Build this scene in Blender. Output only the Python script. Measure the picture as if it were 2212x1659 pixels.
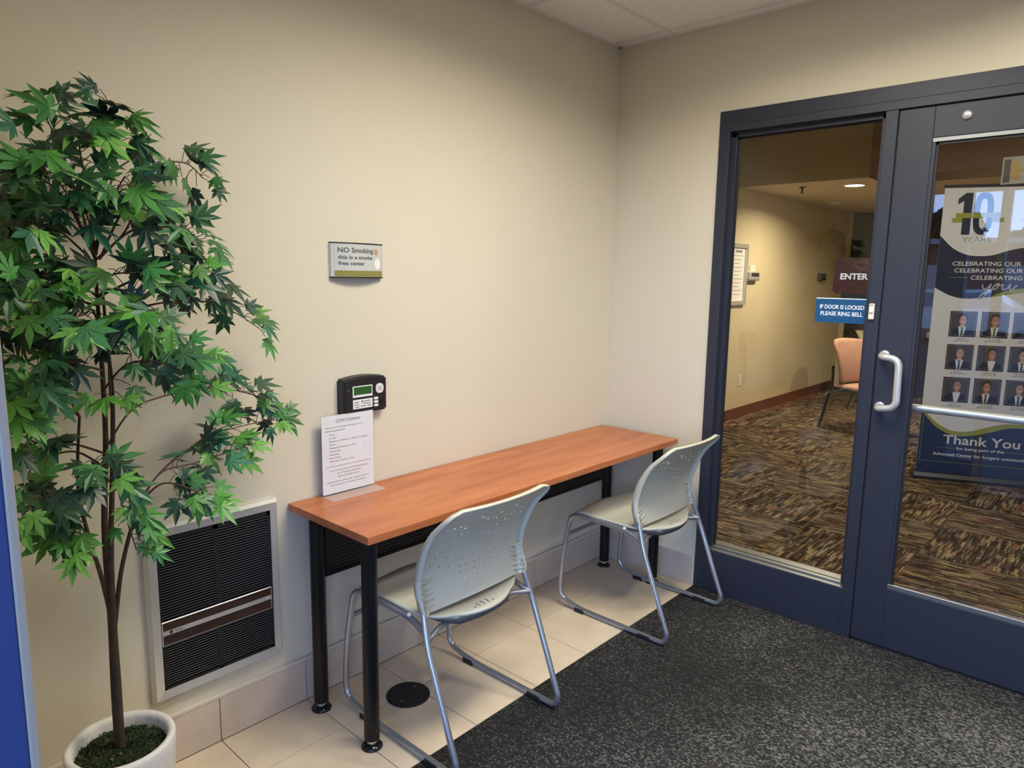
import bpy, bmesh, math, random
from mathutils import Vector, Matrix

for _o in list(bpy.data.objects):
    bpy.data.objects.remove(_o, do_unlink=True)
SC = bpy.context.scene
COL = SC.collection
PI = math.pi

# ------------------------------------------------------------------ camera
cam_data = bpy.data.cameras.new('camera')
cam_data.sensor_fit = 'HORIZONTAL'
cam_data.sensor_width = 36.0
cam_data.lens = 24.551
cam_data.clip_start = 0.02
cam_data.clip_end = 400
camera = bpy.data.objects.new('camera', cam_data)
COL.objects.link(camera)
camera.matrix_world = Matrix((
    (0.6738348, 0.1028844, -0.7316840, -3.06135),
    (-0.7387285, 0.1139891, -0.6642941, -2.09046),
    (0.0150585, 0.9881403, 0.1528135, 1.51295),
    (0, 0, 0, 1)))
SC.camera = camera

# ------------------------------------------------------------------ world: blue dusk sky
SKY_STRENGTH = 14.0
world = bpy.data.worlds.new('dusk_sky')
SC.world = world
world.use_nodes = True
wn = world.node_tree
wn.nodes.clear()
w_out = wn.nodes.new('ShaderNodeOutputWorld')
w_bg = wn.nodes.new('ShaderNodeBackground')
w_tc = wn.nodes.new('ShaderNodeTexCoord')
w_sep = wn.nodes.new('ShaderNodeSeparateXYZ')
w_ramp = wn.nodes.new('ShaderNodeValToRGB')
w_ramp.color_ramp.elements[0].position = 0.0
w_ramp.color_ramp.elements[0].color = (0.36, 0.55, 1.0, 1)
w_ramp.color_ramp.elements[1].position = 0.36
w_ramp.color_ramp.elements[1].color = (0.075, 0.12, 0.26, 1)
wn.links.new(w_tc.outputs['Generated'], w_sep.inputs[0])
wn.links.new(w_sep.outputs['Z'], w_ramp.inputs[0])
wn.links.new(w_ramp.outputs[0], w_bg.inputs['Color'])
w_bg.inputs['Strength'].default_value = SKY_STRENGTH
wn.links.new(w_bg.outputs[0], w_out.inputs['Surface'])

# lamp powers (the lamps themselves are built with their fixtures below)
VESTIBULE_LAMP_W = 30.0
LOBBY_LAMP_W = 34.0

SC.view_settings.view_transform = 'Standard'
SC.view_settings.look = 'None'
SC.view_settings.exposure = 0.0
SC.view_settings.gamma = 1.0
SC.view_settings.use_curve_mapping = False

# ------------------------------------------------------------------ materials
def srgb(r, g, b):
    def f(c):
        c /= 255.0
        return c / 12.92 if c <= 0.04045 else ((c + 0.055) / 1.055) ** 2.4
    return (f(r), f(g), f(b), 1.0)

def mat(name, color, rough=0.5, metal=0.0, spec=None, bump=None, noise=None, coat=0.0):
    """bump=(scale, strength, distance); noise=(scale, amount) varies the colour a little."""
    m = bpy.data.materials.new(name)
    m.use_nodes = True
    nt = m.node_tree
    b = nt.nodes['Principled BSDF']
    if len(color) == 3:
        color = (*color, 1.0)
    b.inputs['Base Color'].default_value = color
    b.inputs['Roughness'].default_value = rough
    b.inputs['Metallic'].default_value = metal
    if spec is not None:
        b.inputs['Specular IOR Level'].default_value = spec
    if coat:
        b.inputs['Coat Weight'].default_value = coat
    tc = None
    if bump or noise:
        tc = nt.nodes.new('ShaderNodeTexCoord')
    if noise:
        n = nt.nodes.new('ShaderNodeTexNoise')
        n.inputs['Scale'].default_value = noise[0]
        n.inputs['Detail'].default_value = 5
        nt.links.new(tc.outputs['Object'], n.inputs['Vector'])
        mr = nt.nodes.new('ShaderNodeMapRange')
        mr.inputs['From Min'].default_value = 0.3
        mr.inputs['From Max'].default_value = 0.7
        mr.inputs['To Min'].default_value = 1 - noise[1]
        mr.inputs['To Max'].default_value = 1 + noise[1]
        nt.links.new(n.outputs['Fac'], mr.inputs['Value'])
        vm = nt.nodes.new('ShaderNodeVectorMath')
        vm.operation = 'SCALE'
        vm.inputs[0].default_value = color[:3]
        nt.links.new(mr.outputs[0], vm.inputs['Scale'])
        nt.links.new(vm.outputs[0], b.inputs['Base Color'])
    if bump:
        n2 = nt.nodes.new('ShaderNodeTexNoise')
        n2.inputs['Scale'].default_value = bump[0]
        n2.inputs['Detail'].default_value = 3
        nt.links.new(tc.outputs['Object'], n2.inputs['Vector'])
        bp = nt.nodes.new('ShaderNodeBump')
        bp.inputs['Strength'].default_value = bump[1]
        bp.inputs['Distance'].default_value = bump[2]
        nt.links.new(n2.outputs['Fac'], bp.inputs['Height'])
        nt.links.new(bp.outputs[0], b.inputs['Normal'])
    return m

def emis(name, color, strength):
    m = bpy.data.materials.new(name)
    m.use_nodes = True
    b = m.node_tree.nodes['Principled BSDF']
    b.inputs['Base Color'].default_value = (0.8, 0.8, 0.8, 1)
    b.inputs['Emission Color'].default_value = color
    b.inputs['Emission Strength'].default_value = strength
    return m

def glass_mat(name, tint=(0.93, 0.95, 0.94), base=0.05, gain=1.0):
    """Flat architectural glass: clear, with a Fresnel-like mirror on each face."""
    m = bpy.data.materials.new(name)
    m.use_nodes = True
    nt = m.node_tree
    nt.nodes.clear()
    out = nt.nodes.new('ShaderNodeOutputMaterial')
    tr = nt.nodes.new('ShaderNodeBsdfTransparent')
    tr.inputs['Color'].default_value = (*tint, 1)
    gl = nt.nodes.new('ShaderNodeBsdfGlossy')
    gl.inputs['Roughness'].default_value = 0.0
    lw = nt.nodes.new('ShaderNodeLayerWeight')
    lw.inputs['Blend'].default_value = 0.5
    pw = nt.nodes.new('ShaderNodeMath'); pw.operation = 'POWER'; pw.inputs[1].default_value = 5
    ml = nt.nodes.new('ShaderNodeMath'); ml.operation = 'MULTIPLY_ADD'
    ml.inputs[1].default_value = (1 - base) * gain
    ml.inputs[2].default_value = base
    mx = nt.nodes.new('ShaderNodeMixShader')
    nt.links.new(lw.outputs['Facing'], pw.inputs[0])
    nt.links.new(pw.outputs[0], ml.inputs[0])
    nt.links.new(ml.outputs[0], mx.inputs[0])
    nt.links.new(tr.outputs[0], mx.inputs[1])
    nt.links.new(gl.outputs[0], mx.inputs[2])
    nt.links.new(mx.outputs[0], out.inputs['Surface'])
    return m

def ramp_nodes(nt, fac, stops, interp='LINEAR'):
    r = nt.nodes.new('ShaderNodeValToRGB')
    r.color_ramp.interpolation = interp
    els = r.color_ramp.elements
    els[0].position, els[0].color = stops[0][0], (*stops[0][1], 1)
    els[1].position, els[1].color = stops[-1][0], (*stops[-1][1], 1)
    for p, c in stops[1:-1]:
        e = els.new(p)
        e.color = (*c, 1)
    nt.links.new(fac, r.inputs[0])
    return r.outputs[0]

def wood_mat(name, stops, scale=(2.0, 14.0, 14.0), rough=0.35, spec=0.5):
    m = mat(name, stops[0][1], rough, spec=spec)
    nt = m.node_tree
    b = nt.nodes['Principled BSDF']
    tc = nt.nodes.new('ShaderNodeTexCoord')
    mp = nt.nodes.new('ShaderNodeMapping')
    mp.inputs['Scale'].default_value = scale
    n = nt.nodes.new('ShaderNodeTexNoise')
    n.inputs['Scale'].default_value = 1.0
    n.inputs['Detail'].default_value = 7
    n.inputs['Roughness'].default_value = 0.62
    n.inputs['Distortion'].default_value = 0.6
    nt.links.new(tc.outputs['Object'], mp.inputs[0])
    nt.links.new(mp.outputs[0], n.inputs['Vector'])
    nt.links.new(ramp_nodes(nt, n.outputs['Fac'], stops), b.inputs['Base Color'])
    return m

def mat_math(nt, op, a, b=None, c=None):
    n = nt.nodes.new('ShaderNodeMath')
    n.operation = op
    for i, v in enumerate((a, b, c)):
        if v is None:
            continue
        if isinstance(v, (int, float)):
            n.inputs[i].default_value = v
        else:
            nt.links.new(v, n.inputs[i])
    return n.outputs[0]

M = {}
M['paint'] = mat('tan_wall_paint', (0.67, 0.615, 0.475), 0.75, spec=0.25, bump=(420, 0.18, 0.002), noise=(1.6, 0.012))
M['paint_lobby'] = mat('lobby_wall_paint', (0.66, 0.56, 0.37), 0.75, spec=0.25)
M['ceiling_tile'] = mat('ceiling_tile_white', (0.88, 0.87, 0.85), 0.9, bump=(260, 0.5, 0.003), noise=(60, 0.03))
M['grid'] = mat('ceiling_grid_white', (0.78, 0.76, 0.72), 0.6)
M['frame'] = mat('slate_blue_aluminium', (0.026, 0.030, 0.046), 0.45, spec=0.4, bump=(900, 0.05, 0.0005))
M['frame_ext'] = mat('exterior_blue_aluminium', (0.025, 0.050, 0.16), 0.45, bump=(700, 0.06, 0.0005))
M['gasket'] = mat('black_gasket', (0.012, 0.012, 0.014), 0.6)
M['sill_metal'] = mat('sheen_lightened_aluminium', (0.27, 0.28, 0.29), 0.38, metal=0.8)  # paler than the frame: reflected light put into the bead colour
M['glass'] = glass_mat('clear_glazing')
M['glass_ext'] = glass_mat('clear_exterior_glazing', tint=(0.95, 0.97, 0.98))
M['tile'] = mat('beige_porcelain_tile', (0.72, 0.60, 0.44), 0.5, bump=(300, 0.12, 0.001), noise=(9, 0.07))
M['base_tile'] = mat('beige_base_tile', (0.60, 0.50, 0.395), 0.5, bump=(300, 0.12, 0.001), noise=(11, 0.08))
M['grout'] = mat('tan_grout', (0.34, 0.27, 0.20), 0.9)
M['caulk'] = mat('pale_edge_trim', (0.66, 0.60, 0.49), 0.45)
M['strip_grey'] = mat('grey_weather_strip', (0.34, 0.30, 0.235), 0.5)
M['laminate'] = wood_mat('cherry_laminate', [(0.30, (0.34, 0.098, 0.034)), (0.50, (0.46, 0.150, 0.054)), (0.70, (0.55, 0.205, 0.080))], scale=(2.2, 16, 16), rough=0.36)
M['laminate_edge'] = mat('cherry_edge_band', (0.50, 0.155, 0.042), 0.35)
M['black_metal'] = mat('black_powder_coat', (0.007, 0.007, 0.008), 0.34, spec=0.3)
M['black_gloss'] = mat('black_gloss_foot', (0.008, 0.008, 0.009), 0.15)
M['chrome'] = mat('bright_chrome', (0.82, 0.83, 0.85), 0.12, metal=1.0)
M['silver_tube'] = mat('silver_painted_steel', (0.42, 0.45, 0.50), 0.28, metal=0.75)
M['plastic'] = mat('pale_grey_plastic', (0.56, 0.55, 0.445), 0.42, spec=0.45, bump=(600, 0.08, 0.0006))
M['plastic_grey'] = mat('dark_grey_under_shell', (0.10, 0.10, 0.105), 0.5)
M['rubber'] = mat('black_rubber', (0.012, 0.012, 0.013), 0.6)
M['black_plastic'] = mat('black_plastic', (0.014, 0.014, 0.015), 0.38)
M['white_plastic'] = mat('white_plastic', (0.74, 0.74, 0.72), 0.4)
M['paper'] = mat('white_paper', (0.80, 0.79, 0.80), 0.7)
M['ink'] = mat('black_ink', (0.035, 0.035, 0.04), 0.7)
M['brushed'] = mat('brushed_aluminium', (0.72, 0.71, 0.69), 0.34, metal=0.6)
M['satin_steel'] = mat('satin_pull_metal', (0.68, 0.68, 0.66), 0.33, metal=0.55)
M['lcd'] = mat('green_lcd', (0.02, 0.085, 0.02), 0.3)
M['lcd'].node_tree.nodes['Principled BSDF'].inputs['Emission Color'].default_value = (0.02, 0.16, 0.02, 1)
M['lcd'].node_tree.nodes['Principled BSDF'].inputs['Emission Strength'].default_value = 0.12
M['sign_face'] = mat('silver_white_sign_face', (0.54, 0.55, 0.52), 0.35, spec=0.5)
M['olive'] = mat('olive_band', (0.24, 0.23, 0.055), 0.45)
M['sign_ink'] = mat('grey_green_lettering', (0.10, 0.11, 0.09), 0.6)
M['sticker_tan'] = mat('tan_sticker', (0.62, 0.42, 0.25), 0.6)
M['sticker_brown'] = mat('brown_sticker_print', (0.22, 0.12, 0.07), 0.6)
M['white_flat'] = mat('white_sticker', (0.80, 0.80, 0.80), 0.5)
M['walnut'] = wood_mat('walnut_strip', [(0.35, (0.020, 0.009, 0.006)), (0.65, (0.055, 0.024, 0.015))], scale=(5, 60, 60), rough=0.45)
M['louver'] = mat('dark_louver', (0.16, 0.16, 0.17), 0.35, metal=0.5)
M['louver_back'] = mat('black_grille_back', (0.006, 0.006, 0.007), 0.8)
M['pot'] = mat('white_stone_pot', (0.74, 0.72, 0.66), 0.7, bump=(38, 0.55, 0.006), noise=(22, 0.05))
M['soil'] = mat('dark_moss_bed', (0.012, 0.022, 0.008), 0.95, noise=(60, 0.4))
M['bark'] = mat('brown_bark', (0.055, 0.035, 0.022), 0.8, bump=(120, 0.6, 0.002), noise=(40, 0.3))
M['twig'] = mat('red_brown_twig', (0.085, 0.040, 0.025), 0.7)
M['maroon'] = mat('maroon_sign', (0.060, 0.012, 0.010), 0.45)
M['blue_sign'] = mat('blue_sign', (0.006, 0.080, 0.21), 0.4)
M['white_letter'] = mat('white_lettering', (0.86, 0.86, 0.88), 0.5)
M['bell'] = mat('ivory_bell_push', (0.80, 0.74, 0.60), 0.3)
M['lobby_red_base'] = mat('dark_red_vinyl_base', (0.085, 0.018, 0.014), 0.55)
M['soffit'] = mat('olive_soffit_paint', (0.40, 0.32, 0.20), 0.8)
M['lobby_ceiling'] = mat('lobby_ceiling_white', (0.72, 0.62, 0.46), 0.9)
M['wood_panel'] = wood_mat('brown_wood_panel', [(0.3, (0.10, 0.038, 0.018)), (0.7, (0.17, 0.068, 0.033))], scale=(3, 3, 22), rough=0.45)
M['dark_wood'] = wood_mat('dark_wood_and_shade', [(0.3, (0.022, 0.016, 0.012)), (0.7, (0.04, 0.028, 0.02))], scale=(14, 14, 2), rough=0.5)  # also colours the dark panel that stands for corridor shade
M['counter'] = mat('grey_countertop', (0.42, 0.40, 0.42), 0.35, noise=(80, 0.1))
M['pink_fabric'] = mat('salmon_upholstery', (0.50, 0.28, 0.21), 0.85, bump=(500, 0.3, 0.001))
M['sage_fabric'] = mat('sage_upholstery', (0.40, 0.38, 0.24), 0.85, bump=(500, 0.3, 0.001))
M['lens'] = emis('lamp_lens', (1.0, 0.92, 0.78, 1), 5.0)
M['lens_lobby'] = emis('lobby_lamp_lens', (1.0, 0.90, 0.72, 1), 25.0)
M['b_white'] = mat('banner_white', (0.70, 0.72, 0.77), 0.55)
M['b_navy'] = mat('banner_navy', (0.018, 0.034, 0.105), 0.5)
M['b_dark'] = mat('banner_dark_navy', (0.012, 0.018, 0.045), 0.5)
M['b_green'] = mat('banner_green', (0.30, 0.33, 0.045), 0.5)
M['b_photo'] = mat('portrait_backdrop', (0.075, 0.068, 0.078), 0.5)
M['b_line'] = mat('portrait_keyline', (0.30, 0.29, 0.28), 0.5)
M['b_suit'] = mat('portrait_dark_suit', (0.008, 0.010, 0.020), 0.6)
M['b_suit2'] = mat('portrait_blue_suit', (0.015, 0.022, 0.050), 0.6)
M['b_skin'] = mat('portrait_skin', (0.42, 0.21, 0.14), 0.6)
M['b_skin2'] = mat('portrait_skin_light', (0.52, 0.30, 0.22), 0.6)
M['b_hair'] = mat('portrait_hair', (0.012, 0.009, 0.008), 0.7)
M['b_tie'] = mat('portrait_tie', (0.03, 0.06, 0.13), 0.6)
M['b_tie2'] = mat('portrait_green_tie', (0.02, 0.12, 0.05), 0.6)
M['b_text'] = mat('portrait_caption_grey', (0.22, 0.22, 0.23), 0.7)
M['asphalt'] = mat('grey_asphalt', (0.06, 0.062, 0.068), 0.9, noise=(3, 0.2))
M['brick'] = mat('red_brick_wall', (0.20, 0.065, 0.045), 0.85, noise=(2, 0.15))
M['far_glass'] = mat('far_window_glass', (0.16, 0.20, 0.28), 0.15)
M['far_trim'] = mat('far_window_trim', (0.45, 0.42, 0.40), 0.7)
M['car_paint'] = mat('white_car_paint', (0.75, 0.76, 0.78), 0.25, coat=0.5)
M['far_leaf'] = mat('far_tree_green', (0.022, 0.034, 0.016), 0.9, noise=(4, 0.4))
M['mustard'] = mat('mustard_print', (0.20, 0.11, 0.015), 0.6)
M['umber'] = mat('umber_print', (0.025, 0.014, 0.008), 0.6)
M['cream'] = mat('cream_card', (0.20, 0.17, 0.13), 0.6)

# clear acrylic of the sign holder
M['acrylic'] = glass_mat('clear_acrylic', tint=(0.992, 0.996, 0.996), base=0.03)

M['acrylic_foot'] = mat('hazy_acrylic', (0.85, 0.86, 0.86), 0.15)
M['acrylic_foot'].node_tree.nodes['Principled BSDF'].inputs['Alpha'].default_value = 0.20

# entrance carpet: charcoal loop pile with a diagonal rib
def carpet_mat():
    m = mat('charcoal_rib_carpet', (0.03, 0.03, 0.033), 0.95, spec=0.1)
    nt = m.node_tree
    b = nt.nodes['Principled BSDF']
    tc = nt.nodes.new('ShaderNodeTexCoord')
    mp = nt.nodes.new('ShaderNodeMapping')
    mp.inputs['Rotation'].default_value = (0, 0, math.radians(38))
    mp.inputs['Scale'].default_value = (165, 105, 1)
    nt.links.new(tc.outputs['Object'], mp.inputs[0])
    v = nt.nodes.new('ShaderNodeTexVoronoi')
    v.inputs['Scale'].default_value = 1.0
    v.inputs['Randomness'].default_value = 0.6
    nt.links.new(mp.outputs[0], v.inputs['Vector'])
    loop = mat_math(nt, 'SUBTRACT', 1.0, v.outputs['Distance'])
    rnd = nt.nodes.new('ShaderNodeSeparateColor')
    nt.links.new(v.outputs['Color'], rnd.inputs[0])
    n = nt.nodes.new('ShaderNodeTexNoise')
    n.inputs['Scale'].default_value = 1.7
    n.inputs['Detail'].default_value = 3
    nt.links.new(tc.outputs['Object'], n.inputs['Vector'])
    # the pile colour is paler in a soft round patch in front of the door
    patch_dist = nt.nodes.new('ShaderNodeVectorMath'); patch_dist.operation = 'DISTANCE'
    patch_dist.inputs[1].default_value = (0.55, -0.15, 0)
    nt.links.new(tc.outputs['Object'], patch_dist.inputs[0])
    pale_patch = nt.nodes.new('ShaderNodeMapRange'); pale_patch.interpolation_type = 'SMOOTHSTEP'
    pale_patch.inputs['From Min'].default_value = 1.45
    pale_patch.inputs['From Max'].default_value = 0.35
    pale_patch.inputs['To Min'].default_value = 0.0
    pale_patch.inputs['To Max'].default_value = 0.26
    nt.links.new(patch_dist.outputs['Value'], pale_patch.inputs['Value'])
    pile_tone = mat_math(nt, 'ADD', mat_math(nt, 'MULTIPLY_ADD', n.outputs['Fac'], 0.80, 0.05), pale_patch.outputs[0])
    a = mat_math(nt, 'MULTIPLY', loop, mat_math(nt, 'MULTIPLY_ADD', rnd.outputs[0], 0.65, 0.30))
    fac = mat_math(nt, 'MULTIPLY', a, pile_tone)
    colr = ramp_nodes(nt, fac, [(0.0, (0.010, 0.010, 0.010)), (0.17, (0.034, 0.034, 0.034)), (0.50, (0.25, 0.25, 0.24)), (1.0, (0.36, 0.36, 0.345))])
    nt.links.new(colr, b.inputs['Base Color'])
    bp = nt.nodes.new('ShaderNodeBump')
    bp.inputs['Strength'].default_value = 0.7
    bp.inputs['Distance'].default_value = 0.004
    nt.links.new(loop, bp.inputs['Height'])
    nt.links.new(bp.outputs[0], b.inputs['Normal'])
    return m
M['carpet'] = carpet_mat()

# lobby carpet tile: thin broken stripes along the tile's own length
def lobby_carpet_mat():
    m = mat('striped_carpet_tile', (0.1, 0.08, 0.05), 0.95, spec=0.1)
    nt = m.node_tree
    b = nt.nodes['Principled BSDF']
    tc = nt.nodes.new('ShaderNodeTexCoord')
    oi = nt.nodes.new('ShaderNodeObjectInfo')
    sp = nt.nodes.new('ShaderNodeSeparateXYZ')
    nt.links.new(tc.outputs['Object'], sp.inputs[0])
    def layer(width, seg, seed):
        row = mat_math(nt, 'FLOOR', mat_math(nt, 'DIVIDE', sp.outputs['Y'], width))
        off = mat_math(nt, 'MULTIPLY', oi.outputs['Random'], 97.0)
        wn1 = nt.nodes.new('ShaderNodeTexWhiteNoise'); wn1.noise_dimensions = '2D'
        cmb = nt.nodes.new('ShaderNodeCombineXYZ')
        nt.links.new(row, cmb.inputs[0]); nt.links.new(mat_math(nt, 'ADD', off, seed), cmb.inputs[1])
        nt.links.new(cmb.outputs[0], wn1.inputs['Vector'])
        sh = mat_math(nt, 'ADD', mat_math(nt, 'DIVIDE', sp.outputs['X'], seg), mat_math(nt, 'MULTIPLY', wn1.outputs['Value'], 9.0))
        wn2 = nt.nodes.new('ShaderNodeTexWhiteNoise'); wn2.noise_dimensions = '3D'
        cm2 = nt.nodes.new('ShaderNodeCombineXYZ')
        nt.links.new(row, cm2.inputs[0]); nt.links.new(mat_math(nt, 'FLOOR', sh), cm2.inputs[1]); nt.links.new(off, cm2.inputs[2])
        nt.links.new(cm2.outputs[0], wn2.inputs['Vector'])
        return wn2.outputs['Value']
    a = layer(0.0095, 0.10, 3.0)
    c = layer(0.027, 0.085, 7.0)
    stops = [(0.0, (0.050, 0.030, 0.020)), (0.28, (0.068, 0.042, 0.028)), (0.42, (0.135, 0.085, 0.052)),
             (0.56, (0.17, 0.12, 0.075)), (0.66, (0.25, 0.19, 0.085)), (0.76, (0.15, 0.125, 0.10)),
             (0.85, (0.27, 0.22, 0.15)), (0.95, (0.20, 0.075, 0.030)), (1.0, (0.07, 0.07, 0.05))]
    colr = ramp_nodes(nt, a, stops, 'CONSTANT')
    dark = mat_math(nt, 'MULTIPLY_ADD', mat_math(nt, 'GREATER_THAN', c, 0.36), 0.58, 0.42)
    fine = nt.nodes.new('ShaderNodeTexNoise')
    fine.inputs['Scale'].default_value = 220
    nt.links.new(tc.outputs['Object'], fine.inputs['Vector'])
    k = mat_math(nt, 'MULTIPLY', dark, mat_math(nt, 'MULTIPLY_ADD', fine.outputs['Fac'], 0.9, 0.55))
    vm = nt.nodes.new('ShaderNodeVectorMath'); vm.operation = 'SCALE'
    nt.links.new(colr, vm.inputs[0]); nt.links.new(k, vm.inputs['Scale'])
    nt.links.new(vm.outputs[0], b.inputs['Base Color'])
    return m
M['lobby_carpet'] = lobby_carpet_mat()

# perforated modesty panel: round holes punched through black sheet
def perforated_mat():
    m = mat('perforated_black_sheet', (0.007, 0.007, 0.008), 0.45, spec=0.3)
    nt = m.node_tree
    b = nt.nodes['Principled BSDF']
    out = nt.nodes['Material Output']
    tc = nt.nodes.new('ShaderNodeTexCoord')
    sp = nt.nodes.new('ShaderNodeSeparateXYZ')
    nt.links.new(tc.outputs['Object'], sp.inputs[0])
    pitch = 0.013
    zc = mat_math(nt, 'DIVIDE', sp.outputs['Z'], pitch)
    odd = mat_math(nt, 'MULTIPLY', mat_math(nt, 'MODULO', mat_math(nt, 'FLOOR', zc), 2.0), 0.5)
    xc = mat_math(nt, 'ADD', mat_math(nt, 'DIVIDE', sp.outputs['X'], pitch), odd)
    fx = mat_math(nt, 'SUBTRACT', mat_math(nt, 'FRACT', xc), 0.5)
    fz = mat_math(nt, 'SUBTRACT', mat_math(nt, 'FRACT', zc), 0.5)
    d = mat_math(nt, 'ADD', mat_math(nt, 'MULTIPLY', fx, fx), mat_math(nt, 'MULTIPLY', fz, fz))
    hole = mat_math(nt, 'LESS_THAN', d, 0.022)
    tr = nt.nodes.new('ShaderNodeBsdfTransparent')
    mx = nt.nodes.new('ShaderNodeMixShader')
    nt.links.new(hole, mx.inputs[0])
    nt.links.new(b.outputs[0], mx.inputs[1])
    nt.links.new(tr.outputs[0], mx.inputs[2])
    nt.links.new(mx.outputs[0], out.inputs['Surface'])
    return m
M['perforated'] = perforated_mat()

def leaf_mat(name, source):
    m = mat(name, (0.05, 0.12, 0.03), 0.42, spec=0.5)
    nt = m.node_tree
    b = nt.nodes['Principled BSDF']
    tc = nt.nodes.new('ShaderNodeTexCoord')
    n = nt.nodes.new('ShaderNodeTexNoise')
    n.inputs['Scale'].default_value = 28
    nt.links.new(tc.outputs['Object'], n.inputs['Vector'])
    if source == 'object':
        oi = nt.nodes.new('ShaderNodeObjectInfo')
        c = oi.outputs['Color']
    else:
        at = nt.nodes.new('ShaderNodeVertexColor')
        at.layer_name = 'leaf_colour'
        c = at.outputs['Color']
    k = mat_math(nt, 'MULTIPLY_ADD', n.outputs['Fac'], 0.8, 0.6)
    vm = nt.nodes.new('ShaderNodeVectorMath'); vm.operation = 'SCALE'
    nt.links.new(c, vm.inputs[0]); nt.links.new(k, vm.inputs['Scale'])
    nt.links.new(vm.outputs[0], b.inputs['Base Color'])
    return m
M['leaf'] = leaf_mat('maple_leaf_green', 'object')
M['leaf_mass'] = leaf_mat('maple_foliage_green', 'vertex')
M['moss'] = mat('green_moss', (0.030, 0.055, 0.014), 0.9, noise=(45, 0.5))
M['moss_dry'] = mat('dry_moss_strand', (0.12, 0.115, 0.035), 0.9, noise=(45, 0.4))

# ------------------------------------------------------------------ mesh helpers
def world_loc(o):
    v = Vector((0, 0, 0))
    while o is not None:
        v += Vector(o.location)
        o = o.parent
    return v

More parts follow.
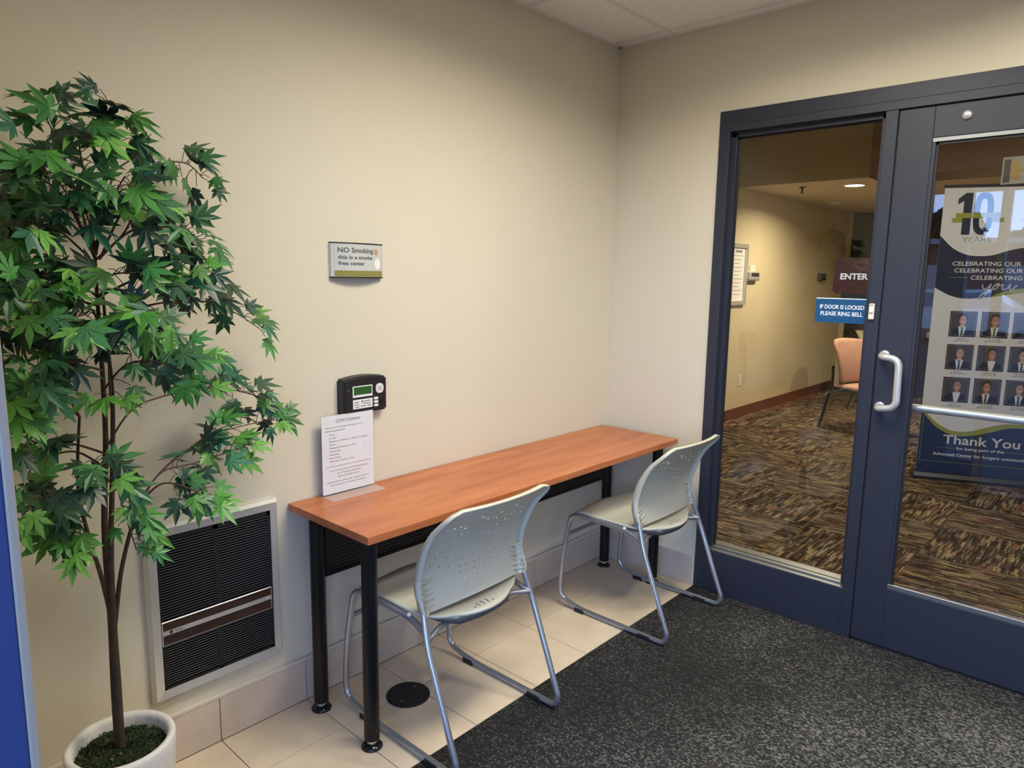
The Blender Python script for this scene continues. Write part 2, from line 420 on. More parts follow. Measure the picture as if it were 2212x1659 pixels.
class MB:
    """Collects shapes and links them as one mesh object."""
    def __init__(self):
        self.v, self.f, self.mi, self.sm = [], [], [], []

    def add(self, verts, faces, mi=0, smooth=False):
        k = len(self.v)
        self.v += [tuple(p) for p in verts]
        for f in faces:
            self.f.append(tuple(i + k for i in f))
            self.mi.append(mi)
            self.sm.append(smooth)
        return self

    def box(self, x0, x1, y0, y1, z0, z1, mi=0):
        vs = [(x, y, z) for z in (z0, z1) for y in (y0, y1) for x in (x0, x1)]
        return self.add(vs, [(0, 2, 3, 1), (4, 5, 7, 6), (0, 1, 5, 4), (2, 6, 7, 3), (0, 4, 6, 2), (1, 3, 7, 5)], mi)

    def rbox(self, x0, x1, y0, y1, z0, z1, r=0.003, mi=0, seg=2):
        bm = bmesh.new()
        bmesh.ops.create_cube(bm, size=1.0)
        for v in bm.verts:
            v.co = Vector(((x0 + x1) / 2 + v.co.x * (x1 - x0), (y0 + y1) / 2 + v.co.y * (y1 - y0), (z0 + z1) / 2 + v.co.z * (z1 - z0)))
        bmesh.ops.bevel(bm, geom=bm.edges[:] + bm.verts[:], offset=r, segments=seg, affect='EDGES', profile=0.5)
        return self.from_bm(bm, mi, False)

    def from_bm(self, bm, mi=0, smooth=False):
        bm.verts.index_update()
        self.add([v.co[:] for v in bm.verts], [[v.index for v in f.verts] for f in bm.faces], mi, smooth)
        bm.free()
        return self

    def tube(self, pts, r, n=10, r1=None, mi=0, caps=True, flat=None):
        pts = [Vector(p) for p in pts]
        m = len(pts)
        tang = []
        for i in range(m):
            a = pts[max(i - 1, 0)]
            b = pts[min(i + 1, m - 1)]
            tang.append((b - a).normalized())
        t = tang[0]
        up = Vector((0, 0, 1)) if abs(t.z) < 0.9 else Vector((1, 0, 0))
        nrm = (up - t * up.dot(t)).normalized()
        rings = []
        for i in range(m):
            t = tang[i]
            nrm = (nrm - t * nrm.dot(t)).normalized()
            bi = t.cross(nrm)
            rr = r if r1 is None else r + (r1 - r) * i / (m - 1)
            rings.append([pts[i] + (nrm * math.cos(2 * PI * k / n) + bi * math.sin(2 * PI * k / n)) * rr for k in range(n)])
        vs = [p for ring in rings for p in ring]
        fs = []
        for i in range(m - 1):
            for k in range(n):
                fs.append((i * n + k, i * n + (k + 1) % n, (i + 1) * n + (k + 1) % n, (i + 1) * n + k))
        self.add(vs, fs, mi, True)
        if caps:
            self.add(rings[0], [tuple(reversed(range(n)))], mi)
            self.add(rings[-1], [tuple(range(n))], mi)
        return self

    def lathe(self, prof, c=(0, 0, 0), n=32, mi=0, axis='z', smooth=True, caps=True):
        vs, fs = [], []
        for (r, h) in prof:
            for k in range(n):
                a = 2 * PI * k / n
                p = (r * math.cos(a), r * math.sin(a), h)
                if axis == 'x':
                    p = (p[2], p[0], p[1])
                elif axis == 'y':
                    p = (p[1], p[2], p[0])
                vs.append((c[0] + p[0], c[1] + p[1], c[2] + p[2]))
        for i in range(len(prof) - 1):
            for k in range(n):
                fs.append((i * n + k, i * n + (k + 1) % n, (i + 1) * n + (k + 1) % n, (i + 1) * n + k))
        self.add(vs, fs, mi, smooth)
        if caps:
            self.add(vs[:n], [tuple(reversed(range(n)))], mi)
            self.add(vs[-n:], [tuple(range(n))], mi)
        return self

    def prism(self, poly, o, ux, uy, d, mi=0):
        """Polygon (list of 2D points) in the plane o + ux*a + uy*b, thickened by vector d."""
        o, ux, uy, d = Vector(o), Vector(ux), Vector(uy), Vector(d)
        n = len(poly)
        a = [o + ux * p[0] + uy * p[1] for p in poly]
        b = [p + d for p in a]
        fs = [tuple(range(n)), tuple(reversed(range(n, 2 * n)))]
        fs += [(i, i + n, (i + 1) % n + n, (i + 1) % n) for i in range(n)]
        return self.add(a + b, fs, mi)

    def mesh(self, name, mats, off=Vector((0, 0, 0))):
        me = bpy.data.meshes.new(name)
        me.from_pydata([tuple(Vector(p) - off) for p in self.v], [], self.f)
        for mm in (mats if isinstance(mats, (list, tuple)) else [mats]):
            me.materials.append(M[mm] if isinstance(mm, str) else mm)
        me.polygons.foreach_set('material_index', self.mi)
        me.polygons.foreach_set('use_smooth', self.sm)
        me.update()
        bm = bmesh.new()
        bm.from_mesh(me)
        bmesh.ops.recalc_face_normals(bm, faces=bm.faces)
        bm.to_mesh(me)
        bm.free()
        return me

    def build(self, name, mats, parent=None, label=None, origin=None):
        off = world_loc(parent) if parent else Vector((0, 0, 0))
        loc = Vector((0, 0, 0))
        if origin is not None:
            loc = Vector(origin) - off
            off = Vector(origin)
        o = bpy.data.objects.new(name, self.mesh(name, mats, off))
        COL.objects.link(o)
        o.location = loc
        if parent:
            o.parent = parent
        if label:
            o['label'] = label
        return o

def thing(name, loc, label, cat, group=None):
    o = bpy.data.objects.new(name, None)
    o.empty_display_size = 0.1
    COL.objects.link(o)
    o.location = loc
    return tag(o, label, cat, group)

def tag(o, label, cat, group=None, kind=None):
    o['label'] = label
    if cat:
        o['category'] = cat
    if group:
        o['group'] = group
    if kind:
        o['kind'] = kind
    return o

def struct(o, label=None):
    o['kind'] = 'structure'
    if label:
        o['label'] = label
    return o

def copy_tree(o, parent=None):
    c = o.copy()
    COL.objects.link(c)
    c.parent = parent
    for ch in list(o.children):
        copy_tree(ch, c)
    return c

def fillet(pts, rad, n=6):
    """Round the inner corners of a polyline."""
    pts = [Vector(p) for p in pts]
    out = [pts[0]]
    for i in range(1, len(pts) - 1):
        a, b, c = pts[i - 1], pts[i], pts[i + 1]
        r = rad[i] if isinstance(rad, (list, tuple)) else rad
        da, dc = (a - b), (c - b)
        r = min(r, da.length * 0.48, dc.length * 0.48)
        p0, p1 = b + da.normalized() * r, b + dc.normalized() * r
        for k in range(n + 1):
            t = k / n
            out.append(p0 * (1 - t) ** 2 + b * 2 * t * (1 - t) + p1 * t * t)
    out.append(pts[-1])
    return out

def catmull(pts, n=6):
    pts = [Vector(p) for p in pts]
    out = []
    for i in range(len(pts) - 1):
        p0 = pts[max(i - 1, 0)]; p1 = pts[i]; p2 = pts[i + 1]; p3 = pts[min(i + 2, len(pts) - 1)]
        for k in range(n):
            t = k / n
            out.append(0.5 * ((2 * p1) + (p2 - p0) * t + (2 * p0 - 5 * p1 + 4 * p2 - p3) * t * t + (3 * p1 - p0 - 3 * p2 + p3) * t ** 3))
    out.append(pts[-1])
    return out

def text_mesh(body, bold=0.0, extrude=0.0, shear=0.0, spacing=1.0):
    cu = bpy.data.curves.new('lettering', 'FONT')
    cu.body = body
    cu.size = 1.0
    cu.offset = bold
    cu.shear = shear
    cu.space_character = spacing
    cu.resolution_u = 3
    ob = bpy.data.objects.new('lettering', cu)
    COL.objects.link(ob)
    me = bpy.data.meshes.new_from_object(ob)
    bpy.data.objects.remove(ob)
    bpy.data.curves.remove(cu)
    return me

def lettering(mb, body, o, ux, uy, height, width=None, align='l', bold=0.0, shear=0.0, mi=0, thick=None, centre_v=False):
    """Adds flat lettering to mb: o = left/centre end of the baseline, height = capital height."""
    me = text_mesh(body, bold, 0.0, shear)
    xs = [v.co.x for v in me.vertices]
    x0, x1 = min(xs), max(xs)
    k = height / 0.70
    kx = k if width is None else width / (x1 - x0)
    o, ux, uy = Vector(o), Vector(ux).normalized(), Vector(uy).normalized()
    sh = x0 if align == 'l' else ((x0 + x1) / 2 if align == 'c' else x1)
    vs = [o + ux * (v.co.x - sh) * kx + uy * v.co.y * k for v in me.vertices]
    if not thick:
        mb.add(vs, [tuple(p.vertices) for p in me.polygons], mi)
    else:
        d = Vector(thick)
        n = len(vs)
        fs = [tuple(p.vertices) for p in me.polygons]
        mb.add(vs, fs, mi)
        mb.add([v + d for v in vs], fs, mi)
    bpy.data.meshes.remove(me)
    return mb

def rounded_rect(w, h, r, n=5):
    pts = []
    for cx, cy, a0 in ((w / 2 - r, h / 2 - r, 0), (-w / 2 + r, h / 2 - r, 90), (-w / 2 + r, -h / 2 + r, 180), (w / 2 - r, -h / 2 + r, 270)):
        for k in range(n + 1):
            a = math.radians(a0 + 90 * k / n)
            pts.append((cx + r * math.cos(a), cy + r * math.sin(a)))
    return pts

def ellipse(cx, cy, a, b, n=20, a0=0, a1=360):
    return [(cx + a * math.cos(math.radians(a0 + (a1 - a0) * k / n)), cy + b * math.sin(math.radians(a0 + (a1 - a0) * k / n))) for k in range(n if a1 - a0 == 360 else n + 1)]

# ================================================================== THE SETTING
H = 2.6345
struct(MB().box(-2.9, 0.0, 0.0, 0.12, -0.05, 2.78).build('wall_left', 'paint'), 'tan painted vestibule wall behind the narrow table')
struct(MB().box(0, 0.12, -0.561, 1.29, -0.05, 3.2).box(0, 0.12, -2.27, -0.561, 2.254, 3.2).box(0, 0.12, -3.52, -2.27, -0.05, 3.2).build('wall_right', 'paint'),
       'tan painted wall around the blue glazed entrance')
struct(MB().box(-3.01, 0.0, -3.52, -3.4, -0.05, 2.78).build('wall_front', 'paint'))
struct(MB().box(-3.01, -2.9, -0.66, 0.12, -0.05, 2.78).box(-3.01, -2.9, -3.4, -0.66, 2.25, 2.78).box(-3.01, -2.9, -3.4, -3.3, -0.05, 2.25).build('wall_back', 'paint'))

# floor: slab plus single tiles along the wall
floor = struct(MB().box(-3.0, 0.12, -3.4, 0.0, -0.08, -0.004).build('floor', 'grout'), 'vestibule floor with a strip of beige tiles')
JX = [-2.151 + 0.3145 * k for k in range(-3, 8)]
xs = [-2.9] + [x for x in JX if -2.89 < x < -0.02] + [0.0]
g = 0.0014
for r0, r1 in ((-0.235, -0.008), (-0.5545, -0.235)):
    for a, b in zip(xs[:-1], xs[1:]):
        MB().rbox(a + g, b - g, r0 + g, r1 - g, -0.0045, 0.0, 0.0008, seg=1).build('floor_tile', 'tile', floor)

# tile baseboards with a pale edge trim
def baseboard(name, along, pieces, end=None):
    root = struct(thing(name, (0, 0, 0), 'beige tile baseboard with a pale edge trim', None))
    for a, b in pieces:
        if along == 'x':
            MB().rbox(a + g, b - g, -0.008, 0.0, 0.0, 0.150, 0.001, seg=1).build('base_tile', 'base_tile', root)
        else:
            MB().rbox(-0.008, 0.0, a + g, b - g, 0.0, 0.150, 0.001, seg=1).build('base_tile', 'base_tile', root)
    lo, hi = pieces[0][0], pieces[-1][1]
    if along == 'x':
        MB().rbox(lo, hi, -0.010, 0.0, 0.150, 0.163, 0.002).build('edge_trim', 'caulk', root)
    else:
        MB().rbox(-0.010, 0.0, lo, hi, 0.150, 0.163, 0.002).build('edge_trim', 'caulk', root)
        MB().rbox(-0.010, 0.0, lo - 0.012, lo, 0.0, 0.163, 0.002).build('end_trim', 'caulk', root)
    return root
baseboard('baseboard_left', 'x', list(zip(xs[:-1], xs[1:])))
baseboard('baseboard_right', 'y', [(-0.545, -0.32), (-0.32, -0.012)])

# suspended ceiling
ceiling = struct(MB().box(-3.01, 0.0, -3.4, 0.0, 2.70, 2.78).build('ceiling', 'ceiling_tile'), 'suspended ceiling with square white tiles')
GX = [0.0] + [-0.0686 - 0.6278 * k for k in range(5)] + [-2.9]
GY = [0.0] + [-0.2978 - 0.6278 * k for k in range(5)] + [-3.4]
for i in range(len(GX) - 1):
    for j in range(len(GY) - 1):
        x1, x0, y1, y0 = GX[i], GX[i + 1], GY[j], GY[j + 1]
        MB().box(x0 + 0.004, x1 - 0.004, y0 + 0.004, y1 - 0.004, H + 0.004, H + 0.02).build('ceiling_tile', 'ceiling_tile', ceiling)
for x in GX[1:-1]:
    MB().rbox(x - 0.012, x + 0.012, -3.4, 0.0, H, H + 0.0045, 0.001, seg=1).build('grid_tee', 'grid', ceiling)
for y in GY[1:-1]:
    MB().rbox(-2.9, 0.0, y - 0.012, y + 0.012, H - 0.0004, H + 0.0041, 0.001, seg=1).build('grid_tee', 'grid', ceiling)
for b_ in ((-2.9, 0.0, -0.018, 0.0), (-0.018, 0.0, -3.4, 0.0)):
    MB().box(*b_, H - 0.001, H + 0.004).build('wall_angle', 'grid', ceiling)

# ------------------------------------------------------------------ recessed ceiling lamps
def downlight(name, loc, r, watts, color, label, group, lens, spread=160):
    t = thing(name, loc, label, 'ceiling light', group)
    x, y, z = loc
    MB().lathe([(r * 0.86, -0.001), (r * 0.9, -0.009), (r * 1.12, -0.007), (r * 1.16, -0.001)], loc, 40, caps=False).build('trim_ring', 'white_plastic', t)
    MB().lathe([(0.0005, -0.004), (r * 0.87, -0.004)], loc, 40, caps=False).build('lens', lens, t)
    ld = bpy.data.lights.new('lamp', 'AREA')
    ld.shape = 'DISK'
    ld.size = r * 1.7
    ld.energy = watts
    ld.color = color
    ld.spread = math.radians(spread)
    lo = bpy.data.objects.new('lamp', ld)
    COL.objects.link(lo)
    lo.location = (0, 0, -0.012)
    lo.parent = t
    return t
warm = (1.0, 0.935, 0.79)
tl = thing('ceiling_panel_light', (-1.324, -1.24, H), 'long rectangular ceiling panel light above the narrow table and chairs', 'ceiling light', 'vestibule ceiling lights')
MB().rbox(-1.940, -0.708, -1.540, -1.515, H - 0.012, H - 0.001, 0.002).rbox(-1.940, -0.708, -0.965, -0.940, H - 0.012, H - 0.001, 0.002).rbox(-1.940, -1.915, -1.515, -0.965, H - 0.012, H - 0.001, 0.002).rbox(-0.733, -0.708, -1.515, -0.965, H - 0.012, H - 0.001, 0.002).build('frame', 'white_plastic', tl)
MB().box(-1.915, -0.733, -1.515, -0.965, H - 0.007, H - 0.002).build('diffuser', 'lens', tl)
ld = bpy.data.lights.new('lamp', 'AREA')
ld.shape = 'RECTANGLE'
ld.size, ld.size_y = 1.16, 0.54
ld.energy = VESTIBULE_LAMP_W * 1.15
ld.color = warm
ld.spread = math.radians(158)
lo = bpy.data.objects.new('lamp', ld)
COL.objects.link(lo)
lo.location = (0, 0, -0.014)
lo.parent = tl
downlight('ceiling_downlight', (-0.62, -2.15, H), 0.11, VESTIBULE_LAMP_W * 0.42, warm, 'round recessed ceiling light in front of the glass door', 'vestibule ceiling lights', 'lens')
downlight('ceiling_downlight', (-2.30, -2.20, H), 0.11, VESTIBULE_LAMP_W * 0.12, warm, 'added weak round fill light on the ceiling just inside the exterior door', 'vestibule ceiling lights', 'lens')  # added fill lamp, put in only to lighten the left side

# ------------------------------------------------------------------ inner storefront: frame, sidelight, door
trim = struct(thing('trim_1', (0, -0.561, 0), 'slate blue aluminium frame around the glass door and side window', None))
MB().rbox(-0.012, 0.11, -2.27, -0.561, 2.163, 2.254, 0.002).build('header', 'frame', trim)
MB().rbox(-0.012, 0.11, -0.611, -0.561, 0.0, 2.163, 0.002).build('jamb', 'frame', trim)
MB().rbox(-0.012, 0.11, -1.2925, -1.248, 0.0, 2.163, 0.002).build('mullion', 'frame', trim)
MB().rbox(-0.012, 0.11, -2.27, -2.22, 0.0, 2.163, 0.002).build('jamb', 'frame', trim)
MB().rbox(-0.013, -0.011, -2.25, -0.60, 2.196, 2.198, 0.0005, seg=1).build('header_joint', 'gasket', trim)

win = struct(thing('window_1', (0, -0.93, 0), 'tall fixed side window beside the glass door', None))
MB().rbox(-0.012, 0.11, -1.248, -0.611, 0.0, 0.212, 0.002).build('bottom_rail', 'frame', win)
MB().box(0.046, 0.054, -1.246, -0.613, 0.214, 2.161).build('pane', 'glass', win)
MB().rbox(-0.010, 0.020, -1.247, -0.612, 0.212, 0.217, 0.001, seg=1).rbox(0.022, 0.045, -1.247, -0.612, 0.212, 0.224, 0.001, seg=1).build('sill_bead', 'sill_metal', win)
MB().rbox(0.055, 0.105, -1.247, -0.612, 0.212, 0.224, 0.001, seg=1).build('sill_bead', 'sill_metal', win)
MB().rbox(0.020, 0.045, -0.632, -0.6105, 0.22, 2.16, 0.001, seg=1).build('glazing_bead', 'frame', win)
MB().rbox(0.020, 0.045, -1.2485, -1.23, 0.22, 2.16, 0.001, seg=1).build('glazing_bead', 'frame', win)
MB().rbox(0.020, 0.045, -1.247, -0.612, 2.142, 2.1635, 0.001, seg=1).build('glazing_bead', 'frame', win)
MB().box(0.038, 0.047, -0.638, -0.630, 0.222, 2.146).box(0.038, 0.047, -1.246, -0.612, 2.136, 2.146).build('gasket', 'gasket', win)

door = struct(thing('door_1', (0, -1.76, 0), 'slate blue aluminium door with a full glass pane', None))
DY0, DY1 = -2.215, -1.2975
MB().rbox(-0.008, 0.038, -1.416, DY1, 0.012, 2.158, 0.002).build('stile', 'frame', door)
MB().rbox(-0.008, 0.038, DY0, -2.097, 0.012, 2.158, 0.002).build('stile', 'frame', door)
MB().rbox(-0.0075, 0.0375, -2.097, -1.416, 2.045, 2.158, 0.002).build('top_rail', 'frame', door)
MB().rbox(-0.0075, 0.0375, -2.097, -1.416, 0.012, 0.266, 0.002).build('bottom_rail', 'frame', door)
MB().box(0.012, 0.018, -2.099, -1.414, 0.26, 2.05).build('pane', 'glass', door)
MB().rbox(-0.004, 0.011, -2.097, -1.416, 0.266, 0.284, 0.001, seg=1).build('glazing_bead', 'sill_metal', door)
MB().rbox(-0.004, 0.011, -2.097, -1.416, 2.030, 2.046, 0.001, seg=1).build('glazing_bead', 'sill_metal', door)
MB().rbox(-0.004, 0.011, -1.428, -1.415, 0.284, 2.030, 0.001, seg=1).build('glazing_bead', 'frame', door)
MB().box(0.004, 0.012, -1.436, -1.426, 0.284, 2.030).box(0.004, 0.012, -2.097, -1.426, 2.020, 2.031).build('gasket', 'gasket', door)
MB().box(0.0, 0.03, -1.2975, -1.2925, 0.0, 2.163).box(0.0, 0.03, -2.22, -1.2925, 2.158, 2.1635).box(0.0, 0.03, -2.22, -1.2925, 0.0, 0.012).build('weather_strip', 'gasket', door)
MB().lathe([(0.0165, 0.0), (0.0165, -0.004), (0.013, -0.009), (0.007, -0.012), (0.001, -0.013)], (-0.008, -1.519, 2.112), 24, axis='x').build('bolt_cap', 'satin_steel', door)
# offset pull handle: out from the stile, sideways, then down
hp = fillet([(-0.008, -1.325, 1.224), (-0.062, -1.322, 1.222), (-0.066, -1.392, 1.216), (-0.066, -1.396, 1.024), (-0.062, -1.326, 1.014), (-0.008, -1.325, 1.016)], [0, 0.025, 0.05, 0.05, 0.025, 0], 8)
hd = MB().tube(hp, 0.0135, 16).build('pull_handle', 'satin_steel', door)
MB().lathe([(0.019, 0.0), (0.019, -0.005), (0.015, -0.007)], (-0.008, -1.325, 1.224), 20, axis='x').lathe([(0.019, 0.0), (0.019, -0.005), (0.015, -0.007)], (-0.008, -1.325, 1.016), 20, axis='x').build('rose', 'satin_steel', hd)
pb = MB().tube(fillet([(0.038, -1.36, 1.012), (0.088, -1.36, 1.012), (0.090, -2.15, 1.012), (0.038, -2.15, 1.012)], 0.02), 0.0155, 16).build('push_bar', 'satin_steel', door)

# ------------------------------------------------------------------ exterior storefront behind the camera
ext = struct(thing('trim_2', (-2.95, -1.29, 0), 'exterior blue aluminium storefront frame', None))
XA, XB = -3.01, -2.909
MB().rbox(XA, XB, -1.29, -1.235, 0.0, 2.16, 0.002).build('mullion', 'frame_ext', ext)
MB().rbox(XB, -2.900, -1.292, -1.243, 0.0, 2.16, 0.002).build('weather_strip', 'strip_grey', ext)
MB().rbox(XA, -2.9, -1.06, -0.88, 0.0, 2.16, 0.003).build('post', 'frame_ext', ext)
MB().rbox(XA, -2.9, -0.72, -0.66, 0.0, 2.16, 0.003).build('jamb', 'frame_ext', ext)
MB().rbox(XA, -2.9, -2.31, -2.25, 0.0, 2.16, 0.003).build('mullion', 'frame_ext', ext)
MB().rbox(XA, -2.9, -3.30, -3.24, 0.0, 2.16, 0.003).build('jamb', 'frame_ext', ext)
MB().rbox(XA, -2.9, -3.30, -0.66, 2.16, 2.25, 0.003).build('header', 'frame_ext', ext)
for k, (a, b) in enumerate(((-0.88, -0.72), (-1.235, -1.06), (-3.24, -2.31))):
    w_ = struct(thing('window_%d' % (k + 2), (-2.95, (a + b) / 2, 0), 'exterior storefront window', None))
    MB().rbox(XA, -2.9, a, b, 0.0, 0.22, 0.003).build('bottom_rail', 'frame_ext', w_)
    MB().box(-2.96, -2.954, a, b, 0.22, 2.16).build('pane', 'glass_ext', w_)
door2 = struct(thing('door_2', (-3.0, -2.25, 0), 'exterior glass door standing open', None))
MB().rbox(-3.14, -3.02, -2.30, -2.256, 0.02, 2.15, 0.002).build('stile', 'frame_ext', door2)
MB().rbox(-3.95, -3.83, -2.30, -2.256, 0.02, 2.15, 0.002).build('stile', 'frame_ext', door2)
MB().rbox(-3.83, -3.14, -2.30, -2.256, 0.02, 0.27, 0.002).build('bottom_rail', 'frame_ext', door2)
MB().rbox(-3.83, -3.14, -2.30, -2.256, 2.04, 2.15, 0.002).build('top_rail', 'frame_ext', door2)
MB().box(-3.83, -3.14, -2.281, -2.275, 0.27, 2.04).build('pane', 'glass_ext', door2)

# ------------------------------------------------------------------ lobby beyond the glass
LY = 1.17
lobby_floor = struct(MB().box(0.12, 7.62, -3.3, LY, -0.08, -0.006).box(0.0, 0.12, -2.27, -0.561, -0.08, -0.006).build('floor_lobby', 'gasket'), 'lobby floor of striped brown carpet tiles')
cs = 0.61
tile_me = MB().box(-cs / 2 + 0.0006, cs / 2 - 0.0006, -cs / 2 + 0.0006, cs / 2 - 0.0006, -0.006, 0.0).mesh('carpet_tile', 'lobby_carpet')
for i in range(12):
    for j in range(7):
        o = bpy.data.objects.new('carpet_tile', tile_me)
        COL.objects.link(o)
        o.location = (0.06 + cs * (i + 0.5), LY - cs * (j + 0.5), 0.0)
        o.rotation_euler = (0, 0, PI / 2 if (i + j) % 2 else 0)
        o.parent = lobby_floor
struct(MB().box(0.12, 7.6, LY, LY + 0.12, -0.05, 3.2).build('wall_lobby_side', 'paint_lobby'), 'warm tan lobby side wall')
struct(MB().box(0.12, 7.6, -3.42, -3.3, -0.05, 3.2).build('wall_lobby_far', 'paint_lobby'))
struct(MB().box(7.5, 7.62, -3.3, LY, -0.05, 3.2).build('wall_lobby_end', 'paint_lobby'))
struct(MB().box(0.12, 4.0, -3.3, LY, 3.05, 3.2).build('ceiling_lobby', 'lobby_ceiling'))
struct(MB().box(4.0, 7.5, -3.3, LY, 2.45, 2.55).build('ceiling_low', 'lobby_ceiling'), 'lowered lobby ceiling with a round light')
struct(MB().box(3.96, 4.0, -3.3, LY, 2.45, 3.05).build('trim_3', 'soffit'), 'dull olive soffit face above the low ceiling')
struct(MB().box(3.0, 7.5, LY - 0.008, LY, 0.0, 0.115).box(0.12, 3.0, LY - 0.008, LY, 0.0, 0.115).build('baseboard_lobby', 'lobby_red_base'), 'dark red lobby baseboard')
struct(MB().rbox(7.44, 7.5, -0.05, 1.10, 0.0, 2.43, 0.004).build('corridor_shade_panel', 'dark_wood'), 'dark full height panel standing in for corridor shade at the end of the lobby')  # dark panel put in place of a shaded corridor opening
struct(MB().rbox(7.40, 7.5, 1.10, 1.165, 0.0, 2.45, 0.004).build('trim_4', 'paint_lobby'))
struct(MB().rbox(3.42, 3.94, -3.3, -0.215, 2.372, 3.05, 0.004).build('trim_5', 'wood_panel'), 'brown wood bulkhead above the reception counter')
downlight('lobby_downlight', (4.45, 0.21, 2.45), 0.10, LOBBY_LAMP_W * 1.3, (1.0, 0.82, 0.55), 'glowing round light in the low lobby ceiling', 'lobby ceiling lights', 'lens_lobby', 160)
downlight('lobby_downlight', (5.9, -1.3, 2.45), 0.10, LOBBY_LAMP_W * 0.6, (1.0, 0.82, 0.55), 'round light over the back of the lobby', 'lobby ceiling lights', 'lens_lobby', 160)
downlight('lobby_downlight', (1.25, -0.55, 3.05), 0.10, LOBBY_LAMP_W * 0.66, (1.0, 0.84, 0.58), 'round light high above the lobby side of the side window', 'lobby ceiling lights', 'lens_lobby', 160)
downlight('lobby_downlight', (1.9, -1.9, 3.05), 0.10, LOBBY_LAMP_W * 0.62, (1.0, 0.92, 0.80), 'round light high above the lobby side of the door', 'lobby ceiling lights', 'lens_lobby', 160)

# ================================================================== THE NARROW TABLE
TX0, TX1, TY0, TY1, TZ = -1.8825, -0.0465, -0.4538, -0.004, 0.74
table = thing('console_table', ((TX0 + TX1) / 2, (TY0 + TY1) / 2, 0), 'long narrow table with a cherry wood top and black round legs', 'table')
MB().rbox(TX0, TX1, TY0, TY1, 0.7145, TZ, 0.0018).build('table_top', 'laminate', table)
for lx in (-1.831, -0.112):
    for ly in (-0.092, -0.385):
        lg = MB().tube([(lx, ly, 0.030), (lx, ly, 0.7145)], 0.0250, 28).build('leg', 'black_metal', table)
        MB().lathe([(0.0175, 0.012), (0.0190, 0.030)], (lx, ly, 0), 28).build('chrome_ring', 'chrome', lg, 'bright chrome ring')
        MB().lathe([(0.034, 0.0), (0.035, 0.004), (0.031, 0.009), (0.022, 0.015), (0.018, 0.016)], (lx, ly, 0), 28).build('foot', 'black_gloss', lg)
        MB().rbox(lx - 0.035, lx + 0.035, ly - 0.035, ly + 0.035, 0.709, 0.7144, 0.002).build('mounting_plate', 'black_metal', lg)
MB().box(-1.795, -0.145, -0.1005, -0.099, 0.492, 0.700).build('modesty_panel', 'perforated', table, 'perforated black metal modesty panel')
MB().rbox(-1.806, -0.137, -0.106, -0.094, 0.484, 0.496, 0.002).rbox(-1.806, -0.137, -0.106, -0.094, 0.690, 0.7144, 0.002).build('panel_rail', 'black_metal', table)
for ex_ in (-1.806, -0.173):
    MB().rbox(ex_, ex_ + 0.036, -0.104, -0.096, 0.484, 0.71, 0.002).build('panel_end', 'black_metal', table)
for lx in (-1.831, -0.112):
    MB().rbox(lx - 0.012, lx + 0.012, -0.37, -0.11, 0.684, 0.709, 0.002).build('cross_rail', 'black_metal', table)

# ================================================================== SLED BASE CHAIRS
def lerp_prof(t, xs, ys):
    """Smooth (Catmull-Rom) interpolation of a profile."""
    n = len(xs)
    i = 0
    while i < n - 2 and t > xs[i + 1]:
        i += 1
    u = (t - xs[i]) / (xs[i + 1] - xs[i])
    p0, p1, p2, p3 = ys[max(i - 1, 0)], ys[i], ys[i + 1], ys[min(i + 2, n - 1)]
    return 0.5 * (2 * p1 + (p2 - p0) * u + (2 * p0 - 5 * p1 + 4 * p2 - p3) * u * u + (3 * p1 - p0 - 3 * p2 + p3) * u ** 3)

BT = [0, 0.25, 0.5, 0.75, 1.0]
BY = [-0.108, -0.086, -0.104, -0.1535, -0.236]
def back_w(t):
    w = 0.237
    if t > 0.87:
        q = (t - 0.87) / 0.13
        w -= 0.055 * (1 - max(0.0, 1 - q ** 2.4) ** 0.5)
    if t < 0.05:
        q = (0.05 - t) / 0.05
        w -= 0.012 * (1 - math.sqrt(max(0.0, 1 - q * q)))
    return w
def back_pt(u, t, off=0.0):
    y = lerp_prof(t, BT, BY)
    z = 0.470 + 0.359 * t + (0.010 * (1 - u * u) if t < 0.001 else 0.0)
    return Vector((u * back_w(t), y - 0.022 * (1 - u * u) + off, z))

